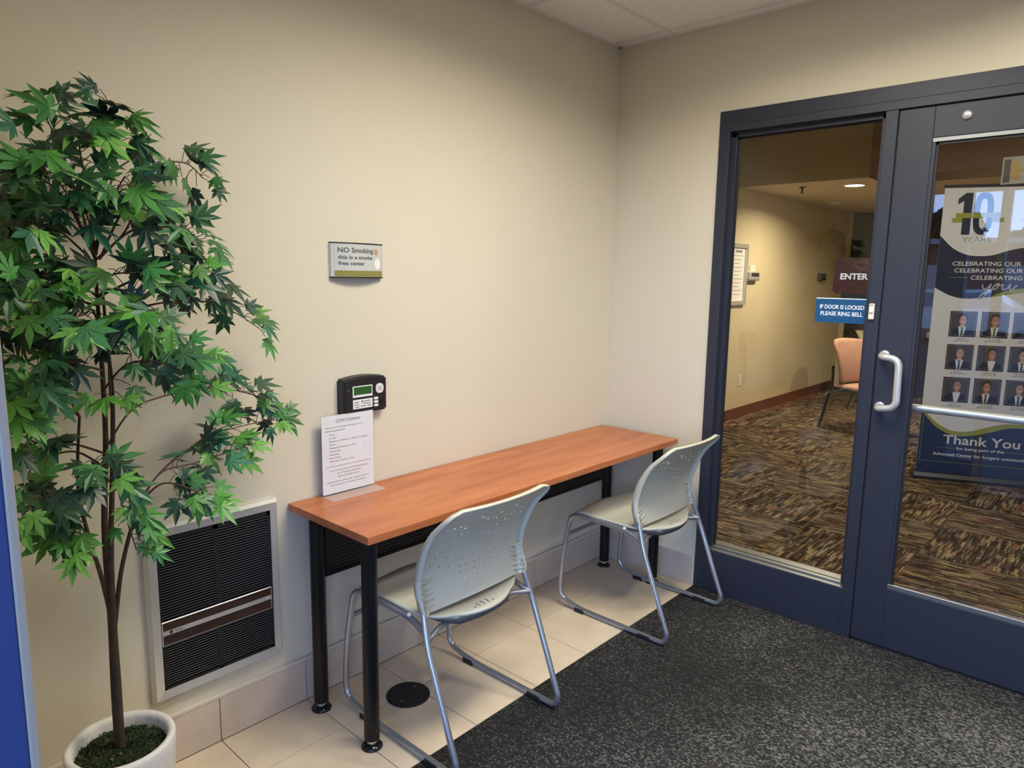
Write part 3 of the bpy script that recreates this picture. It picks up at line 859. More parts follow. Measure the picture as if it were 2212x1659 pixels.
def make_chair(label):
    t = thing('sled_chair', (0, 0, 0), label, 'chair', 'grey plastic chairs at the narrow table')
    # ---- backrest shell with real perforations
    NU, NT = 38, 30
    rng = random.Random(4)
    holes = {}
    for k in range(400):
        i, j = rng.randrange(3, NU - 3), rng.randrange(4, NT - 3)
        # the pattern follows a broad swoosh: thin out the lower corners
        cu, ct = (i + 0.5) / NU * 2 - 1, (j + 0.5) / NT
        if ct < 0.15 + 0.36 * abs(cu) ** 1.5 or ct > 0.90 - 0.12 * abs(cu) or abs(cu) > 0.84:
            continue
        if any((i + a, j + b) in holes for a in (-1, 0, 1) for b in (-1, 0, 1)):
            continue
        holes[(i, j)] = rng.choice([0.26, 0.31, 0.36, 0.41])
        if len(holes) > 78:
            break
    bk = MB()
    TH = 0.0045
    def grid(off):
        return [[back_pt(-1 + 2 * i / NU, j / NT, off) for i in range(NU + 1)] for j in range(NT + 1)]
    A, B = grid(-TH / 2), grid(TH / 2)
    for i in range(NU):
        for j in range(NT):
            qa = [A[j][i], A[j][i + 1], A[j + 1][i + 1], A[j + 1][i]]
            qb = [B[j][i], B[j][i + 1], B[j + 1][i + 1], B[j + 1][i]]
            if (i, j) not in holes:
                bk.add(qa, [(0, 1, 2, 3)], 0, True)
                bk.add(qb, [(3, 2, 1, 0)], 0, True)
            else:
                r = holes[(i, j)]
                def sq(q):
                    return [q[0], (q[0] + q[1]) / 2, q[1], (q[1] + q[2]) / 2, q[2], (q[2] + q[3]) / 2, q[3], (q[3] + q[0]) / 2]
                def ring2(q):
                    out = []
                    for k in range(8):
                        a = math.radians(-135 + 45 * k)
                        s, w_ = 0.5 + r * 1.15 * math.cos(a), 0.5 + r * 0.95 * math.sin(a)
                        out.append(q[0] * (1 - s) * (1 - w_) + q[1] * s * (1 - w_) + q[2] * s * w_ + q[3] * (1 - s) * w_)
                    return out
                ra, rb = ring2(qa), ring2(qb)
                sa, sb = sq(qa), sq(qb)
                bk.add(sa + ra, [(k, (k + 1) % 8, 8 + (k + 1) % 8, 8 + k) for k in range(8)], 0, False)
                bk.add(sb + rb, [(8 + k, 8 + (k + 1) % 8, (k + 1) % 8, k) for k in range(8)], 0, False)
                bk.add(ra + rb, [(k, (k + 1) % 8, 8 + (k + 1) % 8, 8 + k) for k in range(8)], 0, False)
    back = bk.build('backrest', 'plastic', t)
    # ---- rolled rim around the shell
    rim = MB()
    path = [back_pt(-1, j / 40) for j in range(41)] + [back_pt(-1 + 2 * i / 40, 1) for i in range(1, 40)] + [back_pt(1, 1 - j / 40) for j in range(41)]
    n = len(path)
    ringv = []
    for i, p in enumerate(path):
        a, b = path[max(i - 1, 0)], path[min(i + 1, n - 1)]
        tg = (b - a).normalized()
        # depth direction of the rim: across the shell, inward direction: towards the middle
        inw = (Vector((0, p.y, 0.66)) - p)
        inw = (inw - tg * inw.dot(tg)).normalized()
        dep = tg.cross(inw).normalized()
        if dep.y > 0:
            dep = -dep
        tt = i / 40 if i <= 40 else (1.0 if i < 80 else (n - 1 - i) / 40)
        q_ = min(1.0, max(0.0, (tt - 0.45) / 0.55))
        q_ = q_ * q_ * (3 - 2 * q_)
        d0, d1 = -0.006 + 0.002 * q_, 0.024 - 0.013 * q_
        prof = [(-0.001, d0), (0.0055, d0), (0.0055, d1 - 0.002), (0.003, d1), (-0.001, d1 - 0.001)]
        ringv.append([p + inw * q[0] + dep * q[1] for q in prof])
    m = len(ringv[0])
    vs = [q for r in ringv for q in r]
    rim.add(vs, [(i * m + k, i * m + (k + 1) % m, (i + 1) * m + (k + 1) % m, (i + 1) * m + k) for i in range(n - 1) for k in range(m)], 0, True)
    rim.add(ringv[0], [tuple(range(m))]).add(ringv[-1], [tuple(range(m))])
    rim.build('rim', 'plastic', back)
    # ---- sockets that take the posts, with gusset ribs
    for s in (-1, 1):
        for k in range(6):
            tt = 0.055 + 0.047 * k
            a = back_pt(s * 0.975, tt, -0.002)
            b = back_pt(s * (0.76 - 0.03 * (k % 2)), tt + 0.008, -0.002)
            c = a + Vector((0, -0.021, 0))
            dz = Vector((0, 0, 0.0035))
            MB().add([a, b, c, a + dz, b + dz, c + dz], [(0, 1, 2), (5, 4, 3), (0, 3, 4, 1), (1, 4, 5, 2), (2, 5, 3, 0)]).build('rib', 'plastic', back)
        MB().tube([back_pt(s * 0.968, 0.0, -0.004), back_pt(s * 0.965, 0.16, -0.004), back_pt(s * 0.965, 0.30, -0.004)], 0.0125, 12).build('post_socket', 'plastic', back)
    # ---- seat: waterfall front, dished middle, tongue under the back
    NS, NV = 24, 26
    def seat_pt(u, v, off=0.0):
        # v = 0 rear tongue .. 1 front edge
        y = -0.190 + 0.440 * v
        w = 0.222
        if v < 0.34:
            w = 0.222 * (1 - 0.42 * (1 - v / 0.34) ** 3.0)
        if v > 0.93:
            q = (v - 0.93) / 0.07
            w -= 0.03 * (1 - math.sqrt(max(0, 1 - q * q)))
        z = 0.462 - 0.012 * math.sin(PI * min(1, max(0, v))) * (1 - u * u)
        if v > 0.8:
            q = (v - 0.8) / 0.2
            z += 0.012 * q * (1 - q) * 2 - 0.012 * q * q
            z += 0.012 * q * math.cos(PI * u) * 0.5
        if v < 0.3:
            q = (0.3 - v) / 0.3
            z += -0.018 * q * q + 0.006 * q
            y += 0.038 * q * u * u
        return Vector((u * w, y, z + off))
    st = MB()
    ga = [[seat_pt(-1 + 2 * i / NS, j / NV, 0.0) for i in range(NS + 1)] for j in range(NV + 1)]
    gb = [[seat_pt((-1 + 2 * i / NS) * 0.985, j / NV, -0.009) for i in range(NS + 1)] for j in range(NV + 1)]
    W1 = NS + 1
    vs = [p for r in ga for p in r] + [p for r in gb for p in r]
    K = W1 * (NV + 1)
    fs = []
    for j in range(NV):
        for i in range(NS):
            q = (j * W1 + i, j * W1 + i + 1, (j + 1) * W1 + i + 1, (j + 1) * W1 + i)
            fs.append(q)
            fs.append(tuple(K + a for a in reversed(q)))
    for i in range(NS):
        fs.append((i + 1, i, K + i, K + i + 1))
        e = NV * W1
        fs.append((e + i, e + i + 1, K + e + i + 1, K + e + i))
    for j in range(NV):
        fs.append((j * W1, (j + 1) * W1, K + (j + 1) * W1, K + j * W1))
        fs.append(((j + 1) * W1 + NS, j * W1 + NS, K + j * W1 + NS, K + (j + 1) * W1 + NS))
    st.add(vs, fs, 0, True)
    seat = st.build('seat', 'plastic', t)
    sl = MB()
    for k, (u, l) in enumerate(((-0.30, 0.0), (-0.18, 0.05), (-0.06, 0.055), (0.06, 0.05), (0.18, 0.0))):
        a, b = seat_pt(u, 0.05, 0.0006), seat_pt(u + 0.0, 0.05 + max(l, 0.012), 0.0006)
        wv = Vector((0.0022 if l else 0.004, 0, 0))
        sl.add([a - wv, a + wv, b + wv, b - wv], [(0, 1, 2, 3)])
    sl.build('drain_slots', 'plastic_grey', seat)
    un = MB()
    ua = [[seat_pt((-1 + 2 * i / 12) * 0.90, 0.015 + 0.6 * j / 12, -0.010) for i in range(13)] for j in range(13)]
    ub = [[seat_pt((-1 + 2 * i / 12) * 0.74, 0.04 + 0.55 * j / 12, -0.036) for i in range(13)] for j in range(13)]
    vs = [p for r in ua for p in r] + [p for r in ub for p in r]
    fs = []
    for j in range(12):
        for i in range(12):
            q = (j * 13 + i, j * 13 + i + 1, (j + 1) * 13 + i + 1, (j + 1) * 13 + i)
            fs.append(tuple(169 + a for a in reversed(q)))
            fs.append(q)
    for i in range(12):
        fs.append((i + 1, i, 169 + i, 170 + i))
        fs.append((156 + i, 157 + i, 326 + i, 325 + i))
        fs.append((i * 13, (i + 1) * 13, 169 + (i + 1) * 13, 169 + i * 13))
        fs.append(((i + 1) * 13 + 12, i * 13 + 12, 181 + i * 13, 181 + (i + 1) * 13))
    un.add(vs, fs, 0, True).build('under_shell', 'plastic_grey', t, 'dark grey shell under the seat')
    # ---- tubular sled frames
    R = 0.0105
    for s in (-1, 1):
        X = s * 0.2455
        post = [(s * 0.2285, -0.1085, 0.515), (s * 0.232, -0.120, 0.478), (X, -0.152, 0.385), (X, -0.199, 0.265), (X, -0.283, 0.050), (X, -0.265, R + 0.004), (X, 0.15, R + 0.004),
                (X, 0.283, R + 0.028), (X, 0.283, 0.14), (X, 0.268, 0.27), (s * 0.238, 0.236, 0.448), (s * 0.225, 0.16, 0.4475), (s * 0.222, -0.06, 0.438), (s * 0.232, -0.150, 0.405)]
        MB().tube(fillet(post, [0, .03, .05, .05, .035, .05, .06, .06, .05, .06, .05, .05, .05, 0], 7), R, 14).build('side_frame', 'silver_tube', t)
        for gy, gl in ((0.165, 0.05), (-0.175, 0.06)):
            MB().rbox(X - 0.013, X + 0.013, gy - gl / 2, gy + gl / 2, 0.0, 0.020, 0.003).build('glide', 'rubber', t)
        for bx in (0.12, -0.04):
            MB().lathe([(0.008, 0.0), (0.008, 0.006), (0.004, 0.009)], (s * 0.2235, bx, 0.445), 12, axis='z').build('stud', 'white_plastic', t)
    MB().tube([(-0.243, 0.258, 0.345), (0.243, 0.258, 0.345)], 0.009, 12).build('front_stretcher', 'silver_tube', t)
    MB().tube(fillet([(-0.236, -0.148, 0.406), (-0.16, -0.115, 0.415), (0.16, -0.115, 0.415), (0.236, -0.148, 0.406)], 0.05), 0.009, 12).build('rear_stretcher', 'silver_tube', t)
    return t
chair = make_chair('pale grey plastic sled chair standing nearest, below the white notice')
chair.location = (-1.514, -0.423, 0)
chair.rotation_euler = (0, 0, 0.004)
chair2 = copy_tree(chair)
chair2['label'] = 'pale grey plastic sled chair beside the blue side window frame'
chair2.location = (-0.380, -0.484, 0)
chair2.rotation_euler = (0, 0, 0.0)

# ================================================================== WALL HEATER
hx0, hx1, hz0, hz1 = -2.3533, -1.928, 0.223, 0.7727
heater = thing('wall_heater', ((hx0 + hx1) / 2, 0, hz0), 'wall heater with black louvers and an aluminium frame', 'heater')
def frame_side(mb, p0, p1, q0, q1):
    """One mitred side of the frame: outer edge p0-p1, inner edge q0-q1 (x,z), sloping inwards."""
    o0, o1 = Vector((p0[0], -0.0, p0[1])), Vector((p1[0], -0.0, p1[1]))
    a0, a1 = o0 + Vector((0, -0.012, 0)), o1 + Vector((0, -0.012, 0))
    m0 = Vector((p0[0] * 0.72 + q0[0] * 0.28, -0.024, p0[1] * 0.72 + q0[1] * 0.28)); m1 = Vector((p1[0] * 0.72 + q1[0] * 0.28, -0.024, p1[1] * 0.72 + q1[1] * 0.28))
    n0, n1 = Vector((q0[0], -0.021, q0[1])), Vector((q1[0], -0.021, q1[1]))
    e0, e1 = Vector((q0[0], 0.0, q0[1])), Vector((q1[0], 0.0, q1[1]))
    vs = [o0, a0, m0, n0, e0, o1, a1, m1, n1, e1]
    mb.add(vs, [(i, i + 1, i + 6, i + 5) for i in range(4)] + [(4, 0, 5, 9), (0, 1, 2, 3, 4), (9, 8, 7, 6, 5)])
fw_ = 0.034
oc = [(hx0, hz0), (hx1, hz0), (hx1, hz1), (hx0, hz1)]
ic = [(hx0 + fw_, hz0 + fw_), (hx1 - fw_ + 0.004, hz0 + fw_), (hx1 - fw_ + 0.004, hz1 - fw_), (hx0 + fw_, hz1 - fw_)]
for k in range(4):
    mb = MB()
    frame_side(mb, oc[k], oc[(k + 1) % 4], ic[k], ic[(k + 1) % 4])
    mb.build('frame_side', 'brushed', heater)
gx0, gx1, gz0, gz1 = ic[0][0], ic[1][0], ic[0][1], ic[2][1]
MB().box(gx0, gx1, -0.006, 0.0, gz0, gz1).build('grille_back', 'louver_back', heater)
mb = MB()
mb.box(gx0, gx0 + 0.008, -0.018, -0.006, gz0, gz1).box(gx1 - 0.010, gx1, -0.018, -0.006, gz0, gz1)
mb.box(gx0, gx1, -0.018, -0.006, gz1 - 0.016, gz1).box(gx0, gx1, -0.018, -0.006, gz0, gz0 + 0.007)
xm = (gx0 + gx1) / 2 - 0.002
mb.box(xm - 0.007, xm + 0.007, -0.018, -0.006, gz0, gz1)
mb.build('grille_border', 'louver_back', heater)
bz0, bz1 = 0.399, 0.475
slats = {}
for (a, b) in ((gx0 + 0.008, xm - 0.007), (xm + 0.007, gx1 - 0.010)):
    for (z0, z1) in ((gz0 + 0.010, bz0 - 0.003), (bz1 + 0.003, gz1 - 0.018)):
        nsl = int(round((z1 - z0) / 0.0083))
        for k in range(nsl):
            z = z0 + (z1 - z0) * (k + 0.5) / nsl
            key = round(b - a, 4)
            if key not in slats:
                L = (b - a) / 2
                s_ = MB()
                pr = [(-0.0060, -0.0040), (-0.0160, -0.0004), (-0.0172, 0.0004), (-0.0172, 0.0028), (-0.0062, -0.0030)]
                vs = [(-L, p[0], p[1]) for p in pr] + [(L, p[0], p[1]) for p in pr]
                s_.add(vs, [(i, (i + 1) % 5, 5 + (i + 1) % 5, 5 + i) for i in range(5)] + [(4, 3, 2, 1, 0), (5, 6, 7, 8, 9)])
                slats[key] = s_.mesh('louver', 'louver')
            o = bpy.data.objects.new('louver', slats[key])
            COL.objects.link(o)
            o.parent = heater
            o.location = Vector(((a + b) / 2, 0, z)) - heater.location
band = MB().rbox(gx0 + 0.002, gx1 - 0.006, -0.022, -0.016, bz0, bz1, 0.001, seg=1).build('badge_strip', 'brushed', heater, 'wood grain strip with silver edges')
MB().box(gx0 + 0.005, gx1 - 0.009, -0.0226, -0.0218, bz1 - 0.028, bz1 - 0.003).box(gx0 + 0.005, gx1 - 0.009, -0.0226, -0.0218, bz0 + 0.003, bz0 + 0.033).build('wood_inlay', 'walnut', band)
mb = MB().lathe([(0.0055, 0), (0.0055, -0.0004)], (gx0 + 0.028, -0.0222, bz0 + 0.0405), 18, axis='y')
lettering(mb, 'TRANE', (gx0 + 0.038, -0.0227, bz0 + 0.038), (1, 0, 0), (0, 0, 1), 0.005, bold=0.02)
mb.build('badge', 'ink', band)
MB().lathe([(0.005, 0), (0.005, -0.001), (0.003, -0.002)], (gx1 - 0.022, -0.0222, bz0 + 0.0405), 16, axis='y').build('lock', 'satin_steel', band)

# ================================================================== NO SMOKING SIGN (bowed panel in an aluminium holder)
sx0, sx1, sz0, sz1 = -1.696, -1.481, 1.501, 1.6155
sg = thing('wall_sign', ((sx0 + sx1) / 2, 0, sz0), 'bowed silver no smoking sign with an olive stripe on the tan wall', 'sign')
def bow(x):
    u = (x - (sx0 + sx1) / 2) / ((sx1 - sx0) / 2)
    return -0.012 - 0.020 * (1 - u * u)
def curved(name, m_, x0, x1, z0, z1, off, parent, n=16, back=True):
    mb = MB()
    f_ = [(x0 + (x1 - x0) * i / n) for i in range(n + 1)]
    vs = []
    for x in f_:
        y = bow(x) + off
        vs += [(x, y, z0), (x, y, z1), (x, y + 0.0015 if not back else 0.0, z0), (x, y + 0.0015 if not back else 0.0, z1)]
    fs = []
    for i in range(n):
        a, b = 4 * i, 4 * (i + 1)
        fs += [(a, b, b + 1, a + 1), (a + 2, a + 3, b + 3, b + 2), (a, a + 2, b + 2, b), (a + 1, b + 1, b + 3, a + 3)]
    fs += [(0, 1, 3, 2), (4 * n, 4 * n + 2, 4 * n + 3, 4 * n + 1)]
    mb.add(vs, fs)
    return mb.build(name, m_, parent)
curved('body', 'brushed', sx0, sx1, sz0, sz1, 0.0, sg)
curved('edge_cap', 'black_plastic', sx0 - 0.001, sx1 + 0.001, sz1 - 0.001, sz1 + 0.003, -0.0012, sg)
curved('edge_cap', 'black_plastic', sx0 - 0.001, sx1 + 0.001, sz0 - 0.003, sz0 + 0.001, -0.0012, sg)
fx0, fx1 = sx0 + 0.010, sx1 - 0.005
face = curved('face', 'sign_face', fx0, fx1, sz0 + 0.0222, sz1 - 0.004, -0.0006, sg, back=False)
curved('stripe', 'olive', fx0, fx1, sz0 + 0.002, sz0 + 0.0222, -0.0006, sg, back=False)
def bend(mb):
    mb.v = [(p[0], bow(p[0]) + p[1], p[2]) for p in mb.v]
    return mb
fwid = fx1 - fx0
mb = MB()
for body, u0, u1, v0, hh in (('NO Smoking', 0.055, 0.765, 0.715, 0.0165), ('this is a smoke', 0.055, 0.745, 0.465, 0.0125), ('free center', 0.06, 0.57, 0.235, 0.0125)):
    lettering(mb, body, (fx0 + fwid * u0, -0.0012, sz0 + 0.0222 + (sz1 - sz0 - 0.026) * (v0 - 0.02)), (1, 0, 0), (0, 0, 1), hh, fwid * (u1 - u0), bold=0.026)
bend(mb).build('lettering', 'sign_ink', face)
def disc_xz(mb, cx, cz, a, b, y, mi=0, n=28):
    pts = ellipse(cx, cz, a, b, n)
    mb.add([(p[0], y, p[1]) for p in pts] + [(p[0], y + 0.0004, p[1]) for p in pts], [tuple(range(n)), tuple(reversed(range(n, 2 * n)))] + [(i, i + n, (i + 1) % n + n, (i + 1) % n) for i in range(n)], mi)
mb = MB()
disc_xz(mb, fx0 + fwid * 0.845, sz0 + 0.088, 0.0105, 0.0125, -0.0012, 0)
rp = ellipse(0, 0, 0.0075, 0.0090, 24)
mb.add([(fx0 + fwid * 0.845 + p[0] * s, -0.0016, sz0 + 0.088 + p[1] * s) for s in (1.0, 0.84) for p in rp], [(i, (i + 1) % 24, 24 + (i + 1) % 24, 24 + i) for i in range(24)], 1)
cxs, czs = fx0 + fwid * 0.845, sz0 + 0.088
mb.add([(cxs - 0.005, -0.0016, czs - 0.0008), (cxs + 0.005, -0.0016, czs - 0.0008), (cxs + 0.005, -0.0016, czs + 0.001), (cxs - 0.005, -0.0016, czs + 0.001)], [(0, 1, 2, 3)], 1)
bend(mb).build('sticker', ['sticker_tan', 'sticker_brown'], face, 'small round tan no smoking sticker')
mb = MB()
disc_xz(mb, fx0 + fwid * 0.875, sz0 + 0.047, 0.0155, 0.0195, -0.0012, 0)
bend(mb).build('sticker', ['white_flat'], face, 'white oval sticker')

# ================================================================== WALL CONTROL PANEL
cp = thing('control_panel', (-1.58, 0, 1.018), 'black wall control panel with a green display above the notice', 'control panel')
prof = [(-1.677, 1.016), (-1.483, 1.016), (-1.483, 1.144)] + [(-1.483 - 0.194 * k / 12, 1.144 + 0.010 * math.sin(PI * k / 12)) for k in range(1, 12)] + [(-1.677, 1.144)]
bm = bmesh.new()
vv = [bm.verts.new((p[0], 0.0, p[1])) for p in prof]
fc = bm.faces.new(vv)
ex = bmesh.ops.extrude_face_region(bm, geom=[fc])
for v in [e for e in ex['geom'] if isinstance(e, bmesh.types.BMVert)]:
    v.co.y = -0.036
    v.co.x = -1.58 + (v.co.x + 1.58) * 0.965
    v.co.z = 1.08 + (v.co.z - 1.08) * 0.955
bmesh.ops.bevel(bm, geom=[e for e in bm.edges if min(v.co.y for v in e.verts) < -0.03], offset=0.006, segments=3, affect='EDGES')
MB().from_bm(bm, 0, False).build('housing', 'black_plastic', cp)
def on_cp(u0, u1, v0, v1, depth, r=0.0012):
    x0, x1 = -1.672 + 0.184 * u0, -1.672 + 0.184 * u1
    z0, z1 = 1.142 - 0.122 * v1, 1.142 - 0.122 * v0
    return MB().rbox(x0, x1, -0.036 - depth, -0.0355, z0, z1, min(r, depth * 0.45), seg=1)
bez = on_cp(0.19, 0.655, 0.20, 0.535, 0.0018).build('display_bezel', 'white_plastic', cp)
on_cp(0.212, 0.635, 0.225, 0.465, 0.0026).build('display', 'lcd', bez)
lab = on_cp(0.195, 0.655, 0.60, 0.875, 0.0012).build('label_plate', 'white_plastic', cp)
mb = MB()
for (u0, u1, v) in ((0.23, 0.33, 0.68), (0.23, 0.33, 0.75), (0.23, 0.34, 0.82), (0.44, 0.61, 0.665), (0.42, 0.60, 0.73), (0.37, 0.48, 0.80), (0.52, 0.62, 0.80)):
    x0, x1, z = -1.672 + 0.184 * u0, -1.672 + 0.184 * u1, 1.142 - 0.122 * v
    mb.box(x0, x1, -0.0374, -0.0371, z - 0.0011, z + 0.0011)
mb.lathe([(0.0035, 0), (0.0035, -0.0003)], (-1.672 + 0.184 * 0.405, -0.0371, 1.142 - 0.122 * 0.668), 14, axis='y')
mb.build('label_print', 'ink', lab)
dcx, dcz = -1.672 + 0.184 * 0.825, 1.142 - 0.122 * 0.335
dp = ellipse(0, 0, 1, 1, 32)
dial = MB().prism([(0.0165 * (1 + 0.09 * abs(math.sin(2 * math.atan2(p[1], p[0])))) * p[0], 0.0175 * (1 + 0.09 * abs(math.sin(2 * math.atan2(p[1], p[0])))) * p[1]) for p in dp], (dcx, -0.0355, dcz), (1, 0, 0), (0, 0, 1), (0, -0.0035, 0)).build('keypad_disc', 'white_plastic', cp)
mb = MB().lathe([(0.0062, 0), (0.0062, -0.0006), (0.0045, -0.0006), (0.0045, 0)], (dcx, -0.0389, dcz), 20, axis='y', caps=False)
for k in range(4):
    a = PI / 4 + k * PI / 2
    mb.box(dcx + 0.0115 * math.cos(a) - 0.0015, dcx + 0.0115 * math.cos(a) + 0.0015, -0.0394, -0.0389, dcz + 0.0115 * math.sin(a) - 0.0012, dcz + 0.0115 * math.sin(a) + 0.0012)
mb.build('key_marks', 'ink', dial)
for k in range(3):
    MB().prism([(p[0], p[1]) for p in rounded_rect(0.0195, 0.0092, 0.0044)], (-1.672 + 0.184 * 0.735, -0.0355, 1.142 - 0.122 * (0.625 + 0.105 * k)), (1, 0, 0), (0, 0, 1), (0, -0.003, 0)).build('push_button', 'white_plastic', cp)
MB().lathe([(0.0075, 0), (0.0075, -0.0025), (0.0055, -0.0035), (0.0055, -0.001)], (-1.672 + 0.184 * 0.875, -0.0355, 1.142 - 0.122 * 0.73), 20, axis='y').build('key_switch', 'black_gloss', cp)
MB().lathe([(0.0018, 0), (0.0012, -0.001)], (-1.672 + 0.184 * 0.10, -0.0355, 1.142 - 0.122 * 0.30), 12, axis='y').build('indicator', 'white_plastic', cp)

# ================================================================== NOTICE IN A CLEAR STAND
nt0 = thing('notice_stand', (-1.657, -0.045, TZ), 'clear acrylic stand with a white printed health notice on the table', 'sign')
px0, px1, ny = -1.7655, -1.5495, -0.034
MB().rbox(px0 - 0.003, px1 + 0.002, ny + 0.0010, ny + 0.0034, TZ, TZ + 0.287, 0.0006, seg=1).build('back_sheet', 'acrylic', nt0)
MB().rbox(px0 - 0.003, px1 + 0.002, ny - 0.0040, ny - 0.0018, TZ + 0.004, TZ + 0.285, 0.0006, seg=1).build('front_sheet', 'acrylic', nt0)
MB().rbox(px0 - 0.003, px1 + 0.002, ny - 0.070, ny + 0.020, TZ + 0.0002, TZ + 0.0028, 0.0006, seg=1).build('foot_plate', 'acrylic_foot', nt0)
paper = MB().box(px0, px1, ny - 0.0006, ny + 0.0002, TZ + 0.006, TZ + 0.285).build('paper', 'paper', nt0)
mb = MB()
PW, PH = px1 - px0, 0.279
def line(body, u0, u1, v, hgt, shear=0.0, bold=0.0):
    lettering(mb, body, (px0 + PW * u0, ny - 0.0009, TZ + 0.006 + PH * (1 - v)), (1, 0, 0), (0, 0, 1), hgt, PW * (u1 - u0), shear=shear, bold=bold)
line('COVID-19 Questions', 0.265, 0.74, 0.085, 0.0080, bold=0.004)
mb.box(px0 + PW * 0.265, px0 + PW * 0.74, ny - 0.0010, ny - 0.0008, TZ + 0.006 + PH * 0.905, TZ + 0.006 + PH * 0.9075)
line('Are you currently experiencing any of the', 0.065, 0.79, 0.160, 0.0052)
line('following symptoms?', 0.065, 0.44, 0.202, 0.0052)
for k, (s_, w_) in enumerate((('*Fever', 0.115), ('*Cough', 0.13), ('*Shortness of Breath or difficulty breathing', 0.74), ('*Chills', 0.115), ('*Repeated shaking with chills', 0.51), ('*Muscle Pain', 0.225), ('*Headache', 0.19), ('*Sore throat', 0.215), ('*New loss of taste or smell', 0.47))):
    line(s_, 0.13, 0.13 + w_, 0.252 + 0.0425 * k, 0.0052)
mb.box(px0 + PW * 0.06, px0 + PW * 0.93, ny - 0.0010, ny - 0.0008, TZ + 0.006 + PH * 0.345, TZ + 0.006 + PH * 0.349)
for k, (s_, u0, u1) in enumerate((('If you are the patient and are experiencing', 0.125, 0.865), ('any of the above symptoms,', 0.265, 0.735), ('please reschedule surgery.', 0.28, 0.715))):
    line(s_, u0, u1, 0.715 + 0.042 * k, 0.0052, 0.25)
for k, (s_, u0, u1) in enumerate((('Support person, please wait in vehicle if you are', 0.075, 0.90), ('experiencing any of the above symptoms.', 0.145, 0.83))):
    line(s_, u0, u1, 0.858 + 0.042 * k, 0.0052, 0.25)
mb.build('print', 'ink', paper)

# ================================================================== FLOOR THINGS
dr = thing('floor_cleanout', (-1.572, -0.251, 0), 'round black cleanout cover set in the beige tiles', 'drain cover')
MB().lathe([(0.079, 0.0), (0.079, 0.003), (0.074, 0.0045), (0.070, 0.0035), (0.0005, 0.0035)], (-1.572, -0.251, 0), 48).build('cover_plate', 'rubber', dr)
mb = MB()
for i in range(-6, 7):
    for j in range(-6, 7):
        if i * i + j * j < 38:
            x, y = -1.572 + i * 0.0105, -0.251 + j * 0.0105
            mb.box(x - 0.003, x + 0.003, y - 0.003, y + 0.003, 0.0035, 0.0045)
mb.build('tread_studs', 'black_plastic', dr)
for s in (-1, 1):
    MB().lathe([(0.006, 0.0034), (0.006, 0.0048)], (-1.572 + s * 0.045, -0.251 + s * 0.02, 0), 14).build('screw', 'plastic_grey', dr)

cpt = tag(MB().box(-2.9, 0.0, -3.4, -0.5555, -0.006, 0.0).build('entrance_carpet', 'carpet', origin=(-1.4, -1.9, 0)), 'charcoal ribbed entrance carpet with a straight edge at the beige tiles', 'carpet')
mat2 = thing('door_mat', (-1.9, -1.7, 0.0), 'corner of a dark mat lying on the charcoal carpet at the bottom edge', 'mat')
MB().rbox(-2.65, -1.150, -2.15, -1.228, 0.0, 0.0065, 0.0015, seg=1).build('border', 'rubber', mat2)
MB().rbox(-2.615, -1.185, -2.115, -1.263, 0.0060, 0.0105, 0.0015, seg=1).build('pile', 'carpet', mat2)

# ================================================================== SIGNS AND BELL AT THE SIDE WINDOW
en = thing('window_sign', (0.058, -1.16, 1.46), 'maroon rounded sign reading ENTER behind the side window', 'sign')
yc, zc, ww, hh = -1.166, 1.5345, 0.166, 0.149
MB().prism([(p[0], p[1]) for p in rounded_rect(ww, hh, 0.022, 6)], (0.0555, yc, zc), (0, -1, 0), (0, 0, 1), (0.003, 0, 0)).build('plate', 'maroon', en)
mb = MB()
lettering(mb, 'ENTER', (0.0553, -1.166 + 0.055, zc - 0.014), (0, -1, 0), (0, 0, 1), 0.024, 0.108, bold=0.03)
mb.build('lettering', 'white_letter', en)
MB().rbox(0.056, 0.062, -1.22, -1.12, 1.440, 1.462, 0.001, seg=1).build('mount', 'black_plastic', en)
rs = thing('window_sign', (0.04, -1.13, 1.338), 'blue sign about the locked door and bell on the side window', 'sign')
MB().prism([(p[0], p[1]) for p in rounded_rect(0.212, 0.100, 0.004, 3)], (0.0455, -1.131, 1.3885), (0, -1, 0), (0, 0, 1), (-0.003, 0, 0)).build('plate', 'blue_sign', rs)
MB().rbox(0.0423, 0.0457, -1.236, -1.026, 1.4375, 1.4415, 0.0005, seg=1).build('top_edge', 'white_letter', rs)
mb = MB()
lettering(mb, 'IF DOOR IS LOCKED', (0.0422, -1.131, 1.397), (0, -1, 0), (0, 0, 1), 0.0165, 0.176, 'c', bold=0.022)
lettering(mb, 'PLEASE RING BELL', (0.0422, -1.131, 1.369), (0, -1, 0), (0, 0, 1), 0.0165, 0.168, 'c', bold=0.022)
mb.build('lettering', 'white_letter', rs)
bl = thing('door_bell', (-0.012, -1.264, 1.365), 'small ivory bell push on the blue mullion', 'doorbell')
MB().rbox(-0.024, -0.012, -1.2745, -1.2535, 1.362, 1.426, 0.004).build('housing', 'bell', bl)
MB().lathe([(0.007, 0.0), (0.007, -0.003), (0.004, -0.0045)], (-0.024, -1.264, 1.394), 18, axis='x').build('button', 'white_plastic', bl)
MB().rbox(-0.026, -0.020, -1.271, -1.257, 1.418, 1.424, 0.001, seg=1).build('lamp_window', 'satin_steel', bl)

